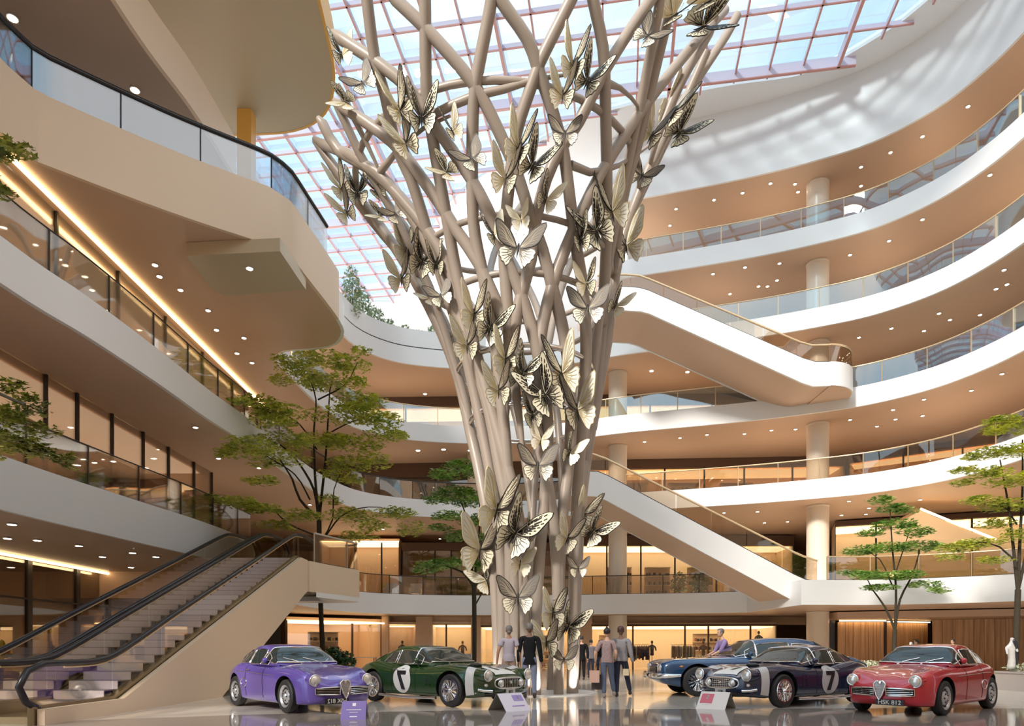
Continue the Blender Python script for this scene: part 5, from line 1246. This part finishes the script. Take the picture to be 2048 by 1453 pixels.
r_, blk = sign(1420, 1420, .60, .34, math.radians(-38), ('pale_pink', (0.82, 0.78, 0.76)), ('x', (1, 1, 1)), 'white and pink folded sign standing before the navy car', 0)
blk(-.22, .6, .42, .7, mat('sign_rose', (0.68, 0.16, 0.22), 0.35), 'logo_patch'); blk(-.22, .68, .08, .3, M_wdec, 'emblem'); blk(-.2, .3, .25, .06, M_wdec, 'text_line')
# ---------------- people ----------------
def skin_mesh(name, nodes, edges, m_, parent, levels=2, root_i=0):
    me = bpy.data.meshes.new(name); me.from_pydata([n_[0] for n_ in nodes], edges, [])
    o = bpy.data.objects.new(name, me); COL.objects.link(o)
    md = o.modifiers.new('s', 'SKIN'); md.use_smooth_shade = True
    if not me.skin_vertices: pass
    for i, n_ in enumerate(nodes):
        r = n_[1]; r = r if isinstance(r, tuple) else (r, r)
        sv = me.skin_vertices[0].data[i] if me.skin_vertices else None
        if sv: sv.radius = r; sv.use_root = (i == root_i)
    sd = o.modifiers.new('d', 'SUBSURF'); sd.levels = levels; sd.render_levels = levels
    bpy.context.view_layer.update(); dg = bpy.context.evaluated_depsgraph_get()
    me2 = bpy.data.meshes.new_from_object(o.evaluated_get(dg)); bpy.data.objects.remove(o)
    me2.name = name; me2.materials.clear(); me2.materials.append(m_)
    me2.polygons.foreach_set('use_smooth', [True]*len(me2.polygons))
    o = bpy.data.objects.new(name, me2); COL.objects.link(o); o.parent = parent
    return o
def SKM(name, c): return mat(name, c, 0.55)
SK1 = SKM('brown_skin', (0.36, 0.19, 0.12)); SK2 = SKM('tan_skin', (0.62, 0.38, 0.27)); SK3 = SKM('deep_brown_skin', (0.20, 0.10, 0.07))
HB = mat('black_hair', (0.02, 0.018, 0.02), 0.5, bump=0.5, scale=40); HG = mat('grey_hair', (0.16, 0.15, 0.15), 0.6, bump=0.5, scale=40)
def cloth(name, c, v=0.06, sc=6, b=0.5): return mat(name, tuple(q*0.62 for q in c), 0.9, var=v, scale=sc, bump=b, spec=0.1)
def person(lab, P, yaw, H, skin, hair, top, legs, shoe, pose=None, group=None, jacket=False, female=False, hairst='short', sleeve='long', bags=(), cat='person'):
    """yaw 0 = facing away from the camera (+Y)"""
    k = H/1.78
    root = empty('person', lab, cat, P, yaw, group); root.scale = (k, k, k)
    p = dict(lh=(-.26, .02, .80), rh=(.26, .02, .80), le=(-.25, -.03, 1.10), re=(.25, -.03, 1.10), lf=(-.10, .0), rf=(.10, .0), lk=None, rk=None, head=(0, .01), lean=0.0)
    p.update(pose or {})
    ln = p['lean']
    V = Vector
    sw = .17 if female else .20
    hipw = .095
    hip = V((0, 0, .93)); wa = V((0, ln*.3, 1.08)); ch = V((0, ln*.8, 1.30)); nk = V((0, ln, 1.47)); hc = V((p['head'][0], ln+p['head'][1], 1.655))
    ls = V((-sw, ln, 1.41)); rs = V((sw, ln, 1.41)); le, re, lh, rh = V(p['le']), V(p['re']), V(p['lh']), V(p['rh'])
    def leg(s, f, kn):
        f = V((f[0], f[1], .075+ (f[2] if len(f) > 2 else 0))); h_ = V((s*hipw, 0, .90)); kn = V(kn) if kn else (h_+f)/2+V((0, .02, .02)); return h_, kn, f
    lhp, lk, lf = leg(-1, p['lf'], p['lk']); rhp, rk, rf = leg(1, p['rf'], p['rk'])
    # body: one continuous skinned surface
    nd = [(hip, (.13, .10)), (wa, (.115, .085)), (ch, (.15 if not female else .13, .10)), (V((0, ln, 1.43)), (.085, .075)), (nk, (.052, .055)), (V((hc.x*.6, ln+p['head'][1]*.6, 1.56)), (.05, .055)),
          (ls, .055), (le, .040), (lh+(le-lh)*.12, .027), (lh, (.03, .022)), (rs, .055), (re, .040), (rh+(re-rh)*.12, .027), (rh, (.03, .022)),
          (lhp, .088), (lk, .056), (lf, .038), (rhp, .088), (rk, .056), (rf, .038), (lf+V((0, .12, -.035)), (.040, .028)), (rf+V((0, .12, -.035)), (.040, .028))]
    ed = [(0, 1), (1, 2), (2, 3), (3, 4), (4, 5), (3, 6), (6, 7), (7, 8), (8, 9), (3, 10), (10, 11), (11, 12), (12, 13), (0, 14), (14, 15), (15, 16), (0, 17), (17, 18), (18, 19), (16, 20), (19, 21)]
    body = skin_mesh('body', nd, ed, skin, root, 2)
    # fingers and head belong to the same body mesh
    ex = MB()
    Hh = .112
    hz = [(0, -.118, .0), (.018, -.112, .02), (.040, -.095, .022), (.055, -.06, .012), (.066, -.02, .004), (.073, .02, 0), (.074, .05, 0), (.066, .085, -.003), (.045, .108, -.006), (.02, .118, -.008), (0, .12, -.008)]
    vs = []; N = 20
    for r, z, yo in hz:
        for j in range(N):
            a = 2*PI*j/N; x = r*math.cos(a)*1.02; y = r*math.sin(a)*1.22+yo
            if math.sin(a) > .96 and -.045 < z < .01: y += .018      # nose
            if math.sin(a) > .8 and .015 < z < .03: y -= .004
            vs.append(hc+V((x, y, z)))
    ex.add(vs, [(i*N+j, i*N+(j+1) % N, (i+1)*N+(j+1) % N, (i+1)*N+j) for i in range(len(hz)-1) for j in range(N)])
    for e in (-1, 1): ex.ball(hc+V((e*.076, -.005, -.01)), (.011, .02, .032), 8, 6)
    for hnd, el, e in ((lh, le, -1), (rh, re, 1)):
        d = (hnd-el).normalized(); u = d.cross(V((0, 1, 0)) if abs(d.y) < .8 else V((0, 0, 1))).normalized(); f_ = u.cross(d).normalized()
        for i, (o_, ln_) in enumerate(((-.026, .062), (-.009, .075), (.009, .078), (.026, .070))):
            b0 = hnd+d*.03+f_*o_; ex.tube([b0, b0+d*ln_*.5, b0+d*ln_*.85-u*e*.016, b0+d*ln_-u*e*.03], [.0095, .009, .008, .006], 6)
        b0 = hnd+f_*.03; ex.tube([b0, b0+d*.03+f_*.025, b0+d*.06+f_*.028], [.011, .010, .007], 6)
    exo = ex.build('tmp', skin, None, 60)
    bm = bmesh.new(); bm.from_mesh(body.data); bm.from_mesh(exo.data); bm.to_mesh(body.data); bm.free(); bpy.data.objects.remove(exo)
    body.data.polygons.foreach_set('use_smooth', [True]*len(body.data.polygons))
    # face
    for e in (-1, 1): MB().ball(hc+V((e*.028, .083, .005)), (.012, .006, .007), 8, 6).build('eye', mat('eye_dark', (0.03, 0.02, 0.02), 0.2), root, 60)
    MB().ball(hc+V((0, .093, -.062)), (.022, .006, .006), 8, 6).build('mouth', mat('lips', (0.40, 0.14, 0.12), 0.5), root, 60)
    # hair
    h = MB()
    hs = []
    for r, z, yo in hz[3 if hairst == 'long' else 4:]:
        for j in range(N):
            a = 2*PI*j/N; s_ = math.sin(a)
            t = .011 if (s_ < .35 or z > .07) else -.012
            hs.append(hc+V(((r+t)*math.cos(a)*1.02, (r+t)*s_*1.22+yo, z+(.008 if z > .1 else 0))))
    m_n = len(hz[3 if hairst == 'long' else 4:])
    h.add(hs, [(i*N+j, i*N+(j+1) % N, (i+1)*N+(j+1) % N, (i+1)*N+j) for i in range(m_n-1) for j in range(N)]+[tuple(range((m_n-1)*N, m_n*N))])
    if hairst == 'bun': h.ball(hc+V((0.0, -.09, -.045)), (.045, .04, .038), 12, 8)
    if hairst == 'updo': h.ball(hc+V((0.0, -.055, .045)), (.085, .085, .08), 14, 10); h.ball(hc+V((0, -.05, .13)), (.035, .035, .035), 10, 8)
    h.build('hair', hair, root, 70)
    g = .014
    # trousers
    tn = [(V((0, 0, .96)), (.142 if not female else .15, .11)), (V((0, ln*.1, 1.04)), (.128, .10)), (lhp, .102), (lk, .074), (lf+V((0, 0, .02)), .056), (rhp, .102), (rk, .074), (rf+V((0, 0, .02)), .056)]
    if legs == 'skirt':
        pass
    else:
        skin_mesh('trousers', tn, [(0, 1), (0, 2), (2, 3), (3, 4), (0, 5), (5, 6), (6, 7)], legs, root, 2)
    # shirt or jacket
    q = g+.008 if jacket else g
    base = .80 if jacket else .91
    sn = [(V((0, ln*.2, base+.10)), (.150 if jacket else .14, .118)), (wa, (.138+q*.6, .108)), (ch, ((.175 if not female else .148)+q*.5, .125)), (V((0, ln, 1.42)), (.10, .088)), (V((0, ln, 1.475)), (.062, .062)), (ls, .072+q*.3)]
    se = [(0, 1), (1, 2), (2, 3), (3, 4), (3, 5)]
    fr = {'long': .93, 'elbow': .45, 'puff': .28, 'rolled': .60}[sleeve]
    for (s0, e0, h0) in ((ls, le, lh), (rs, re, rh)):
        if s0 is rs: sn.append((rs, .072+q*.3)); se.append((3, len(sn)-1))
        st = 5 if s0 is ls else len(sn)-1
        full = (e0-s0).length+(h0-e0).length; d_ = fr*full
        if d_ > (e0-s0).length:
            sn.append((e0, .052+q*.4)); se.append((st, len(sn)-1))
            t = (d_-(e0-s0).length)/(h0-e0).length; sn.append((e0+(h0-e0)*t, .040+q*.4)); se.append((len(sn)-2, len(sn)-1))
        else:
            sn.append((s0+(e0-s0)*d_/(e0-s0).length, .085 if sleeve == 'puff' else .055)); se.append((st, len(sn)-1))
    so_ = skin_mesh('jacket' if jacket else 'shirt', sn, se, top, root, 2)
    hm = MB(); hb = .79 if jacket else .90
    hm.lathe([(.172, hb), (.176, hb+.01), (.168, hb+.12), (.150, 1.02), (.138, 1.10), (.120, 1.16)], 24)
    fk_ = .95 if female else 1.0
    hm.v = [(x*fk_, y*.74+ln*.4*max(0, z-.9)/.2, z) for x, y, z in hm.v]
    ho = hm.build('tmp', top, None, 60); bm = bmesh.new(); bm.from_mesh(so_.data); bm.from_mesh(ho.data); bm.to_mesh(so_.data); bm.free(); bpy.data.objects.remove(ho)
    so_.data.polygons.foreach_set('use_smooth', [True]*len(so_.data.polygons))
    # shoes
    for f in (lf, rf):
        s_ = MB(); s_.ball(f+V((0, .055, -.035)), (.048, .135, .042), 14, 8); s_.v = [(x, y, max(z, f.z-.075)) for x, y, z in s_.v]
        s_.ball(f+V((0, -.01, .0)), (.046, .052, .05), 12, 8); s_.build('shoe', shoe, root, 60)
    return root, k
DEN = cloth('blue_denim', (0.18, 0.22, 0.34), .25, 9); DEN2 = cloth('dark_denim', (0.06, 0.07, 0.12), .25, 9)
BLK = cloth('black_wool', (0.022, 0.022, 0.025)); LSH = mat('dark_leather', (0.03, 0.022, 0.02), 0.35); GSH = mat('grey_suede', (0.30, 0.26, 0.25), 0.7)
pl = gp(1018, 1397)
person('woman seen from behind in lilac puff sleeve blouse and tan trousers', (pl.x, pl.y, 0), 0.05, 1.80, SK1, HG, cloth('lilac_blouse', (0.62, 0.56, 0.66), .08), cloth('tan_trousers', (0.52, 0.38, 0.31)), LSH, female=True, hairst='bun', sleeve='puff', pose=dict(lh=(-.30, .0, .80), rh=(.28, .02, .80), le=(-.27, -.05, 1.12), re=(.25, -.05, 1.12)))
pm_ = gp(1059, 1397)
person('man seen from behind in a black blazer and light blue jeans beside the woman', (pm_.x, pm_.y, 0), -0.05, 1.86, SK3, HG, BLK, cloth('light_denim', (0.32, 0.38, 0.55), .25, 7), LSH, jacket=True, pose=dict(lf=(-.11, 0), rf=(.12, 0), rh=(.29, .03, .80)))
pw = gp(1214, 1396)
W_, _k = person('woman in a pink patterned blouse and jeans walking with paper shopping bags', (pw.x, pw.y, 0), -0.25, 1.74, SK2, HB, cloth('pink_print_blouse', (0.58, 0.42, 0.42), .45, 22), DEN, GSH, female=True, hairst='updo', sleeve='elbow', pose=dict(lh=(-.30, .10, .86), le=(-.30, -.04, 1.12), rh=(.20, .10, .98), re=(.24, -.04, 1.12), lf=(-.06, -.10), rf=(.16, .22, .03), rk=(.10, .16, .50)))
pq = gp(1238, 1396.5)
person('man in a pale grey shirt and dark trousers walking beside the woman with shopping bags', (pq.x+.1, pq.y+.35, 0), -0.2, 1.80, SK3, mat('brown_hair', (0.07, 0.03, 0.025), 0.5), cloth('grey_shirt', (0.50, 0.48, 0.52)), DEN2, LSH, pose=dict(lf=(-.10, -.05), rf=(.22, .30, .03), rk=(.15, .20, .50), rh=(.30, .05, .84)))
def bag(name, lab, p, w, d, h, m_, handle):
    root = empty(name, lab, 'bag', p, -0.2)
    MB().box((0, 0, h/2), (w, d, h)).build('bag_body', m_, root, 0)
    for e in (-1, 1): MB().tube([(-w*.25, e*d*.4, h), (-w*.2, e*d*.3, h+handle*.8), (0, 0, h+handle), (w*.2, e*d*.3, h+handle*.8), (w*.25, e*d*.4, h)], .006, 6).build('bag_handle', LSH, root, 60)
b1 = at(1189, 1366, pw.y-.15); bag('paper_bag', 'tan pink paper shopping bag held by the woman on the right', (b1.x, b1.y, b1.z), .24, .12, .30, mat('kraft_paper', (0.62, 0.40, 0.32), 0.7), .22)
b2 = at(1196, 1380, pw.y+.05); bag('paper_bag', 'black paper shopping bag hanging behind the tan one', (b2.x, b2.y, b2.z), .32, .12, .38, mat('black_paper', (0.05, 0.04, 0.045), 0.5), .30)
b3 = at(1252, 1352, pq.y+.3); bag('hand_bag', 'small beige bag held by the man in the pale grey shirt', (b3.x, b3.y, b3.z), .14, .1, .17, mat('beige_paper', (0.7, 0.58, 0.38), 0.7), .12)
person('man in a black suit standing in the background right of the sculpture', (at(1163, 1300, 27).x, 27, 0), 0.1, 1.74, SK2, HB, BLK, BLK, LSH, jacket=True)
person('woman in a grey top and dark skirt in the background beside the black suited man', (at(1182, 1300, 29).x, 29, 0), 0.1, 1.62, SK2, HB, cloth('grey_top', (0.35, 0.33, 0.36)), DEN2, LSH, female=True, sleeve='elbow')
person('dark dressed person in the far background by the bright shop entrance', (at(1200, 1300, 33).x, 33, 0), 0.2, 1.66, SK2, HB, BLK, DEN2, LSH)
person('man in a lavender shirt bending over the bonnet of the blue touring coupe', (at(1450, 1300, 19.3).x+.05, 19.3, 0), PI/2+.1, 1.80, SK2, HG, cloth('lavender_shirt', (0.48, 0.36, 0.70)), DEN2, LSH, sleeve='rolled', pose=dict(lean=.12, lh=(-.16, .52, 1.02), le=(-.22, .26, 1.16), rh=(.16, .50, 1.02), re=(.24, .24, 1.14), head=(0, .06)))
person('person with dark hair and a mustard sweater cut off by the left edge', (at(2, 1300, 14.6).x-.12, 14.6, 0), -PI/2, 1.72, SK2, HB, cloth('mustard_sweater', (0.38, 0.24, 0.03)), cloth('blue_jeans', (0.12, 0.17, 0.32)), GSH, hairst='updo', pose=dict(rh=(.2, .42, 1.02), re=(.24, .14, 1.08)))
person('woman with tied hair standing behind the red car by the oak wall', (at(1833, 1300, 31).x, 31, 0), 1.0, 1.66, SK2, HB, cloth('navy_top', (0.08, 0.09, 0.14)), DEN2, LSH, female=True, hairst='bun')
person('man in a black jacket standing by the oak wall behind the red car', (at(1906, 1300, 31).x, 31, 0), 1.5, 1.68, SK2, HB, BLK, DEN2, LSH, jacket=True)
person('seated looking dark haired person low behind the red car roof', (at(1885, 1300, 30).x, 30, 0), 0.5, 1.36, SK2, HB, BLK, DEN2, LSH)

# ---------------- statues, seats, shop goods ----------------
M_stw = mat('white_marble', (0.62, 0.60, 0.57), 0.4, var=0.35, scale=9); M_stb = mat('black_marble', (0.03, 0.03, 0.035), 0.25)
def statue(px, Y, h, lab, z0=0.5, m1=M_stw, m2=M_stb):
    p = at(px, 1300, Y); root = empty('statue', lab, 'sculpture', (p.x, Y, z0))
    skin_mesh('figure', [(Vector((0, 0, .06)), (.15, .13)), (Vector((.03, 0, .45)), (.12, .10)), (Vector((-.02, 0, .80)), (.13, .09)), (Vector((.02, 0, 1.02)), .045), (Vector((.05, .0, 1.14)), .075), (Vector((-.17, -.02, .80)), .045), (Vector((-.22, -.14, .58)), .03), (Vector((.17, 0, .80)), .045), (Vector((.10, -.16, .66)), .03)],
              [(0, 1), (1, 2), (2, 3), (3, 4), (2, 5), (5, 6), (2, 7), (7, 8)], m1, root, 2)
    skin_mesh('drape', [(Vector((.08, -.02, 1.12)), .085), (Vector((.12, .02, .75)), .12), (Vector((.14, .04, .2)), .14)], [(0, 1), (1, 2)], m2, root, 2)
    root.scale = (h, h, h)
statue(1820, 24.4, .85, 'black and white marble figure in the planter left of the red car')
statue(2022, 20.0, .88, 'pale marble figure with dark drape in the planter at the right edge', .55)
def tub_chair(px, Y, lab, m_):
    p = at(px, 1300, Y); root = empty('tub_chair', lab, 'chair', (p.x, Y, 0), group='round white chairs in the shop window')
    MB().lathe([(0, .30), (.30, .30), (.33, .36), (.30, .42), (0, .43)], 24).build('seat', m_, root, 40)
    m = MB(); m.ribbon([Vector((.34*math.cos(a), .34*math.sin(a))) for a in [PI*.0+PI*1.0*i/16 for i in range(17)]], .28, .95, .08); m.build('backrest', m_, root, 40)
    for a in range(4): MB().tube([(.22*math.cos(PI/4+a*PI/2), .22*math.sin(PI/4+a*PI/2), 0), (.2*math.cos(PI/4+a*PI/2), .2*math.sin(PI/4+a*PI/2), .31)], .016, 6).build('leg', LSH, root, 60)
for i, px in enumerate((878, 905, 932)): tub_chair(px, 41.2, 'round white tub chair in front of the left shop window, '+['nearest the dark door', 'middle of three', 'nearest the tree trunk'][i], M_stw)
def mannequin(x, y, z, lab, m_):
    root = empty('mannequin', lab, 'mannequin', (x, y, z))
    skin_mesh('torso', [(Vector((0, 0, .8)), (.15, .1)), (Vector((0, 0, 1.05)), (.11, .08)), (Vector((0, 0, 1.3)), (.15, .1)), (Vector((0, 0, 1.45)), .06), (Vector((0, 0, 1.55)), .05), (Vector((-.2, 0, 1.38)), .06), (Vector((-.26, 0, 1.1)), .04), (Vector((.2, 0, 1.38)), .06), (Vector((.26, 0, 1.1)), .04)],
              [(0, 1), (1, 2), (2, 3), (3, 4), (3, 5), (5, 6), (3, 7), (7, 8)], m_, root, 1)
    MB().tube([(0, 0, 0.02), (0, 0, .8)], .02, 6).lathe([(0, 0), (.2, 0), (.2, .02), (0, .02)], 20).build('stand', LSH, root, 60)
    MB().ball((0, 0, 1.66), (.08, .09, .11), 12, 8).build('head', m_, root, 60)
def rack(x, y, z, w, lab, cols, rz=0):
    root = empty('clothes_rack', lab, 'clothes rack', (x, y, z), rz)
    MB().tube([(-w/2, 0, 0), (-w/2, 0, 1.5), (w/2, 0, 1.5), (w/2, 0, 0)], .018, 6).build('frame', LSH, root, 60)
    n = int(w/.11); rnd = random.Random(int(abs(x)*10))
    for i in range(n):
        xx = -w/2+.08+(w-.16)*i/max(1, n-1); hh = rnd.uniform(.7, 1.0)
        m = MB(); m.xprism([(-.20, 1.36), (0, 1.46), (.20, 1.36), (.22, 1.46-hh), (-.22, 1.46-hh)], lambda a, b_, c: Vector((c, a, b_)), xx-.025, xx+.025)
        go = m.build('hanging_garment', rnd.choice(cols), None, 0); go.location = (x, y, z); go.rotation_euler = (0, 0, rz); tag(go, 'garment hanging on the '+lab, 'garment', 'garments on the '+lab)
CC = [cloth('garment_rust', (0.38, 0.13, 0.07)), cloth('garment_cream', (0.75, 0.65, 0.5)), cloth('garment_brown', (0.16, 0.08, 0.05)), cloth('garment_black', (0.03, 0.03, 0.03)), cloth('garment_grey', (0.35, 0.33, 0.32))]
rack(7.9, 43.2, 0, 1.6, 'clothes rack in the bright shop left of the mullion', CC); rack(10.9, 43.4, 0, 1.5, 'clothes rack in the middle bright shop window', CC)
rack(14.3, 43.2, 0, 2.4, 'long clothes rack in the bright shop near the big column', CC); rack(0.6, 44.4, 0, 1.8, 'clothes rack seen between the sculpture legs', CC)
mannequin(8.8, 42.9, 0, 'dark dressed mannequin in the bright shop window left of the lavender shirt', CC[3]); mannequin(12.0, 42.8, 0, 'brown mannequin in the bright shop behind the blue car', CC[2])
mannequin(15.4, 42.6, 0.6, 'black mannequin raised high in the shop window next to the big column', CC[3]); mannequin(3.0, 43.6, 0, 'cream dressed mannequin in the shop behind the black suited man', CC[1])
mannequin(-6.9, 42.9, 0, 'dark draped mannequin in the narrow window above the green car', CC[3]); mannequin(-3.2, 44.2, 0, 'brown mannequin behind the round white chairs', CC[2])
def table(x, y, z, w, lab, items=3, rz=0):
    root = empty('display_table', lab, 'table', (x, y, z), rz)
    MB().box((0, 0, .74), (w, .7, .04)).build('table_top', M_stw, root, 0)
    for a in (-1, 1):
        for b_ in (-1, 1): MB().box((a*(w/2-.05), b_*.3, .36), (.04, .04, .72)).build('leg', LSH, root, 0)
table(-9.9, 38.9, 0, 1.8, 'white topped display table in the shop behind the purple car, left one'); table(-8.6, 39.6, 0, 1.4, 'white topped display table in the shop nearer the tan pier')
def shelf(x, y, z, w, h, lab, rz=0):
    root = empty('shelf_unit', lab, 'shelf', (x, y, z), rz); rnd = random.Random(int(abs(x*7)))
    MB().box((0, .17, h/2), (w, .03, h)).build('back_panel', M_tan, root, 0)
    for i in range(5): MB().box((0, 0, .05+(h-.1)*i/4), (w, .36, .035)).build('shelf_board', M_cream, root, 0)
    for i in range(4):
        m = MB(); x_ = -w/2+.1
        while x_ < w/2-.12:
            ww = rnd.uniform(.07, .16); m.box((x_+ww/2, -.02, .07+(h-.1)*i/4+.11), (ww*.9, .2, rnd.uniform(.14, .26)), mi=rnd.randrange(3)); x_ += ww+rnd.uniform(.01, .1)
        m.build('shelf_goods', [CC[0], CC[1], CC[3]], root, 0)['kind'] = 'stuff'
shelf(6.6, 44.6, 0, 1.8, 2.2, 'lit shelf unit with goods in the first wide window right of the sculpture'); shelf(12.9, 44.8, 0, 2.0, 2.3, 'lit shelf unit with goods behind the man in lavender'); shelf(-11.2, 40.6, 0, 1.8, 2.3, 'glowing shelf unit in the shop behind the purple car', .5); shelf(2.6, 45.6, 0, 1.6, 2.2, 'shelf unit with goods behind the black suited man')
for i, (x, lb) in enumerate(((7.5, 'left'), (10.2, 'second'), (13.2, 'third'), (16.2, 'fourth'))):
    shelf(x, 47.8, 4.4, 1.8, 2.6, ['tall shelf unit on the lowest gallery nearest the column', 'tall shelf unit on the lowest gallery behind the escalator middle', 'tall shelf unit on the lowest gallery above the escalator foot', 'tall shelf unit on the lowest gallery right of the escalator foot'][i])
for i, (x, lb) in enumerate(((8, 0), (11.5, 0), (15, 0), (18.5, 0))):
    shelf(x, 45.6, 9.98, 2.2, 2.4, ['shelf unit on the second gallery nearest the slim column', 'shelf unit on the second gallery, second from the slim column', 'shelf unit on the second gallery just left of the big column', 'shelf unit on the second gallery just right of the big column'][i])
for i, y in enumerate((20.6, 23.4, 26.0)):
    shelf(-14.9, y, 5.5, 1.8, 2.5, ['lit display shelf on the lowest left gallery behind the leaves', 'lit display shelf in the middle of the lowest left gallery', 'lit display shelf on the lowest left gallery above the escalators'][i], PI/2)
for i, (x, y, z, lb) in enumerate([(-7.5, 42, 4.4, 'cream lounge chair on the lowest gallery left of the sculpture'), (-6.0, 42.4, 4.4, 'cream lounge chair on the lowest gallery nearest the sculpture')]):
    root = empty('lounge_chair', lb, 'chair', (x, y, z))
    MB().box((0, 0, .35), (.7, .65, .18)).build('seat', M_stw, root, 0); MB().box((0, .3, .65), (.7, .12, .55)).build('backrest', M_stw, root, 0)
    for a in (-1, 1): MB().box((a*.33, 0, .45), (.08, .6, .3)).build('armrest', M_cream, root, 0)
    for a in (-1, 1):
        for b_ in (-1, 1): MB().box((a*.28, b_*.25, .13), (.04, .04, .26)).build('leg', LSH, root, 0)
for i, (px, lb) in enumerate(((1358, 'left'), (1400, 'right'))):
    p = at(px, 1300, 41.8); shrub(p.x, 41.8, 4.4, .55, 1.5, M_leafC, 'dark potted plant behind the lowest gallery glass, '+('left one' if i == 0 else 'right one under the escalator'), 350, .12, 'potted plants on the lowest gallery', 'potted_plant')
# ---------------- camera, light ----------------
o = MB().box((24, -8, 15), (0.4, 33, 30)).build('wall_sky_block', M_tan, smooth=0); struct(o, 'unseen tan wall added behind the viewer on the right to block sky light', 'wall')  # unseen wall added to keep sky light off the left bands
o = MB().box((0, -13, 13), (48, 0.4, 26)).build('wall_sun_block', M_tan, smooth=0); struct(o, 'unseen tan wall added behind the viewer to block the sun', 'wall')  # unseen wall added to keep direct sun off the cars
fl = MB().prism([(-34, -13), (34, -13), (34, 2), (-34, 2)], -0.3, 0.0).build('floor', M_floor, smooth=0); struct(fl, 'polished floor around the viewer', 'floor')
cam = bpy.data.cameras.new('camera'); co = bpy.data.objects.new('camera', cam); COL.objects.link(co)
co.location = (0, 0, CH); co.rotation_euler = (PI/2, 0, 0)
cam.sensor_width = 36; cam.lens = F/2048*36; cam.shift_y = (HY-726.5)/2048; cam.clip_end = 300
SC.camera = co
w = bpy.data.worlds.new('world'); SC.world = w; w.use_nodes = True
nt = w.node_tree; bg = nt.nodes['Background']
tc = nt.nodes.new('ShaderNodeTexCoord'); nz = nt.nodes.new('ShaderNodeTexNoise'); nz.inputs['Scale'].default_value = 3.0; nz.inputs['Detail'].default_value = 5
rp = nt.nodes.new('ShaderNodeValToRGB'); rp.color_ramp.elements[0].position = 0.42; rp.color_ramp.elements[0].color = (0.62, 0.83, 0.98, 1)
rp.color_ramp.elements[1].position = 0.62; rp.color_ramp.elements[1].color = (1, 1, 1, 1)
nt.links.new(tc.outputs['Generated'], nz.inputs['Vector']); nt.links.new(nz.outputs['Fac'], rp.inputs[0]); nt.links.new(rp.outputs[0], bg.inputs[0])
bg.inputs[1].default_value = 1.0
s = bpy.data.lights.new('sun', 'SUN'); s.energy = 3.8; s.angle = math.radians(9); s.color = (1, 0.93, 0.84)
so = bpy.data.objects.new('sun', s); COL.objects.link(so)
so.rotation_euler = Vector((0.62, 0.80, -0.62)).to_track_quat('-Z', 'Y').to_euler()
SC.view_settings.view_transform = 'Standard'; SC.view_settings.look = 'None'; SC.view_settings.gamma = 1; SC.view_settings.use_curve_mapping = False
SC.view_settings.exposure = 0.30

bg.inputs[1].default_value = 1.3
# unseen area lights added on the floors to brighten the soffits above
def fill_lights(path, z, inset, step, power, size=5.0, col=(1, 0.78, 0.56)):
    q = dense(offs([Vector(p) for p in path], inset), step)
    for i, p in enumerate(q[:-1]):
        t = (q[i+1]-p).normalized()
        l = bpy.data.lights.new('added_uplight', 'AREA'); l.shape = 'RECTANGLE'; l.size = size; l.size_y = 0.6; l.energy = power*0.2; l.color = col
        ob = bpy.data.objects.new('added_uplight', l); COL.objects.link(ob); ob.location = (p.x, p.y, z+0.08); ob.rotation_euler = (PI, 0, -math.atan2(t.y, t.x))
for E_, z_, pw in ((E5r, 23.12, 260), ([p for p in E4c if p.x > 3], 18.82, 230), ([p for p in E3 if p.y > 28.5], 14.42, 200), ([p for p in E2 if p.x > 5 or p.y > 28], 10.0, 200), ([p for p in E1 if p.y > 30], 4.42, 170)):
    fill_lights(E_, z_, 3.0, 8.0, pw)
fill_lights([Vector((-14, 12)), Vector((-14, 30))], 0.02, 0.0, 6, 60, 4)
fill_lights([Vector((-16, 36)), Vector((32, 36))], 0.02, 0.0, 9, 60, 4)

fill_lights([Vector((-9, 48)), Vector((4, 48))], 18.85, 0.0, 4, 2600, 3.6, (1, 0.98, 0.96))  # lights added on the terrace to whiten the back wall
# spots added round the foot of the sculpture to whiten its lower tubes
for i in range(7):
    a = 2*PI*i/7-PI/2
    l = bpy.data.lights.new('trunk_fill_spot', 'SPOT'); l.energy = 150; l.spot_size = math.radians(75); l.spot_blend = 0.6; l.color = (1, 0.95, 0.90); l.shadow_soft_size = 0.08
    ob = bpy.data.objects.new('trunk_fill_spot', l); COL.objects.link(ob); ob.location = (xc_(0)+1.5*math.cos(a), Y0+1.5*math.sin(a), 0.06)
    ob.rotation_euler = (Vector((xc_(0), Y0, 2.4))-ob.location).to_track_quat('-Z', 'Y').to_euler()
l = bpy.data.lights.new('canopy_fill_light', 'POINT'); l.energy = 60; l.color = (1, 0.72, 0.4); l.shadow_soft_size = 0.2  # unseen point light added to make the canopy glow
ob = bpy.data.objects.new('canopy_fill_light', l); COL.objects.link(ob); ob.location = at(1850, 1105, 34.6)

cy = SC.cycles
cy.max_bounces = 7; cy.diffuse_bounces = 4; cy.glossy_bounces = 3; cy.transmission_bounces = 4; cy.transparent_max_bounces = 16
cy.caustics_reflective = False; cy.caustics_refractive = False
cy.use_adaptive_sampling = True; cy.adaptive_threshold = 0.04
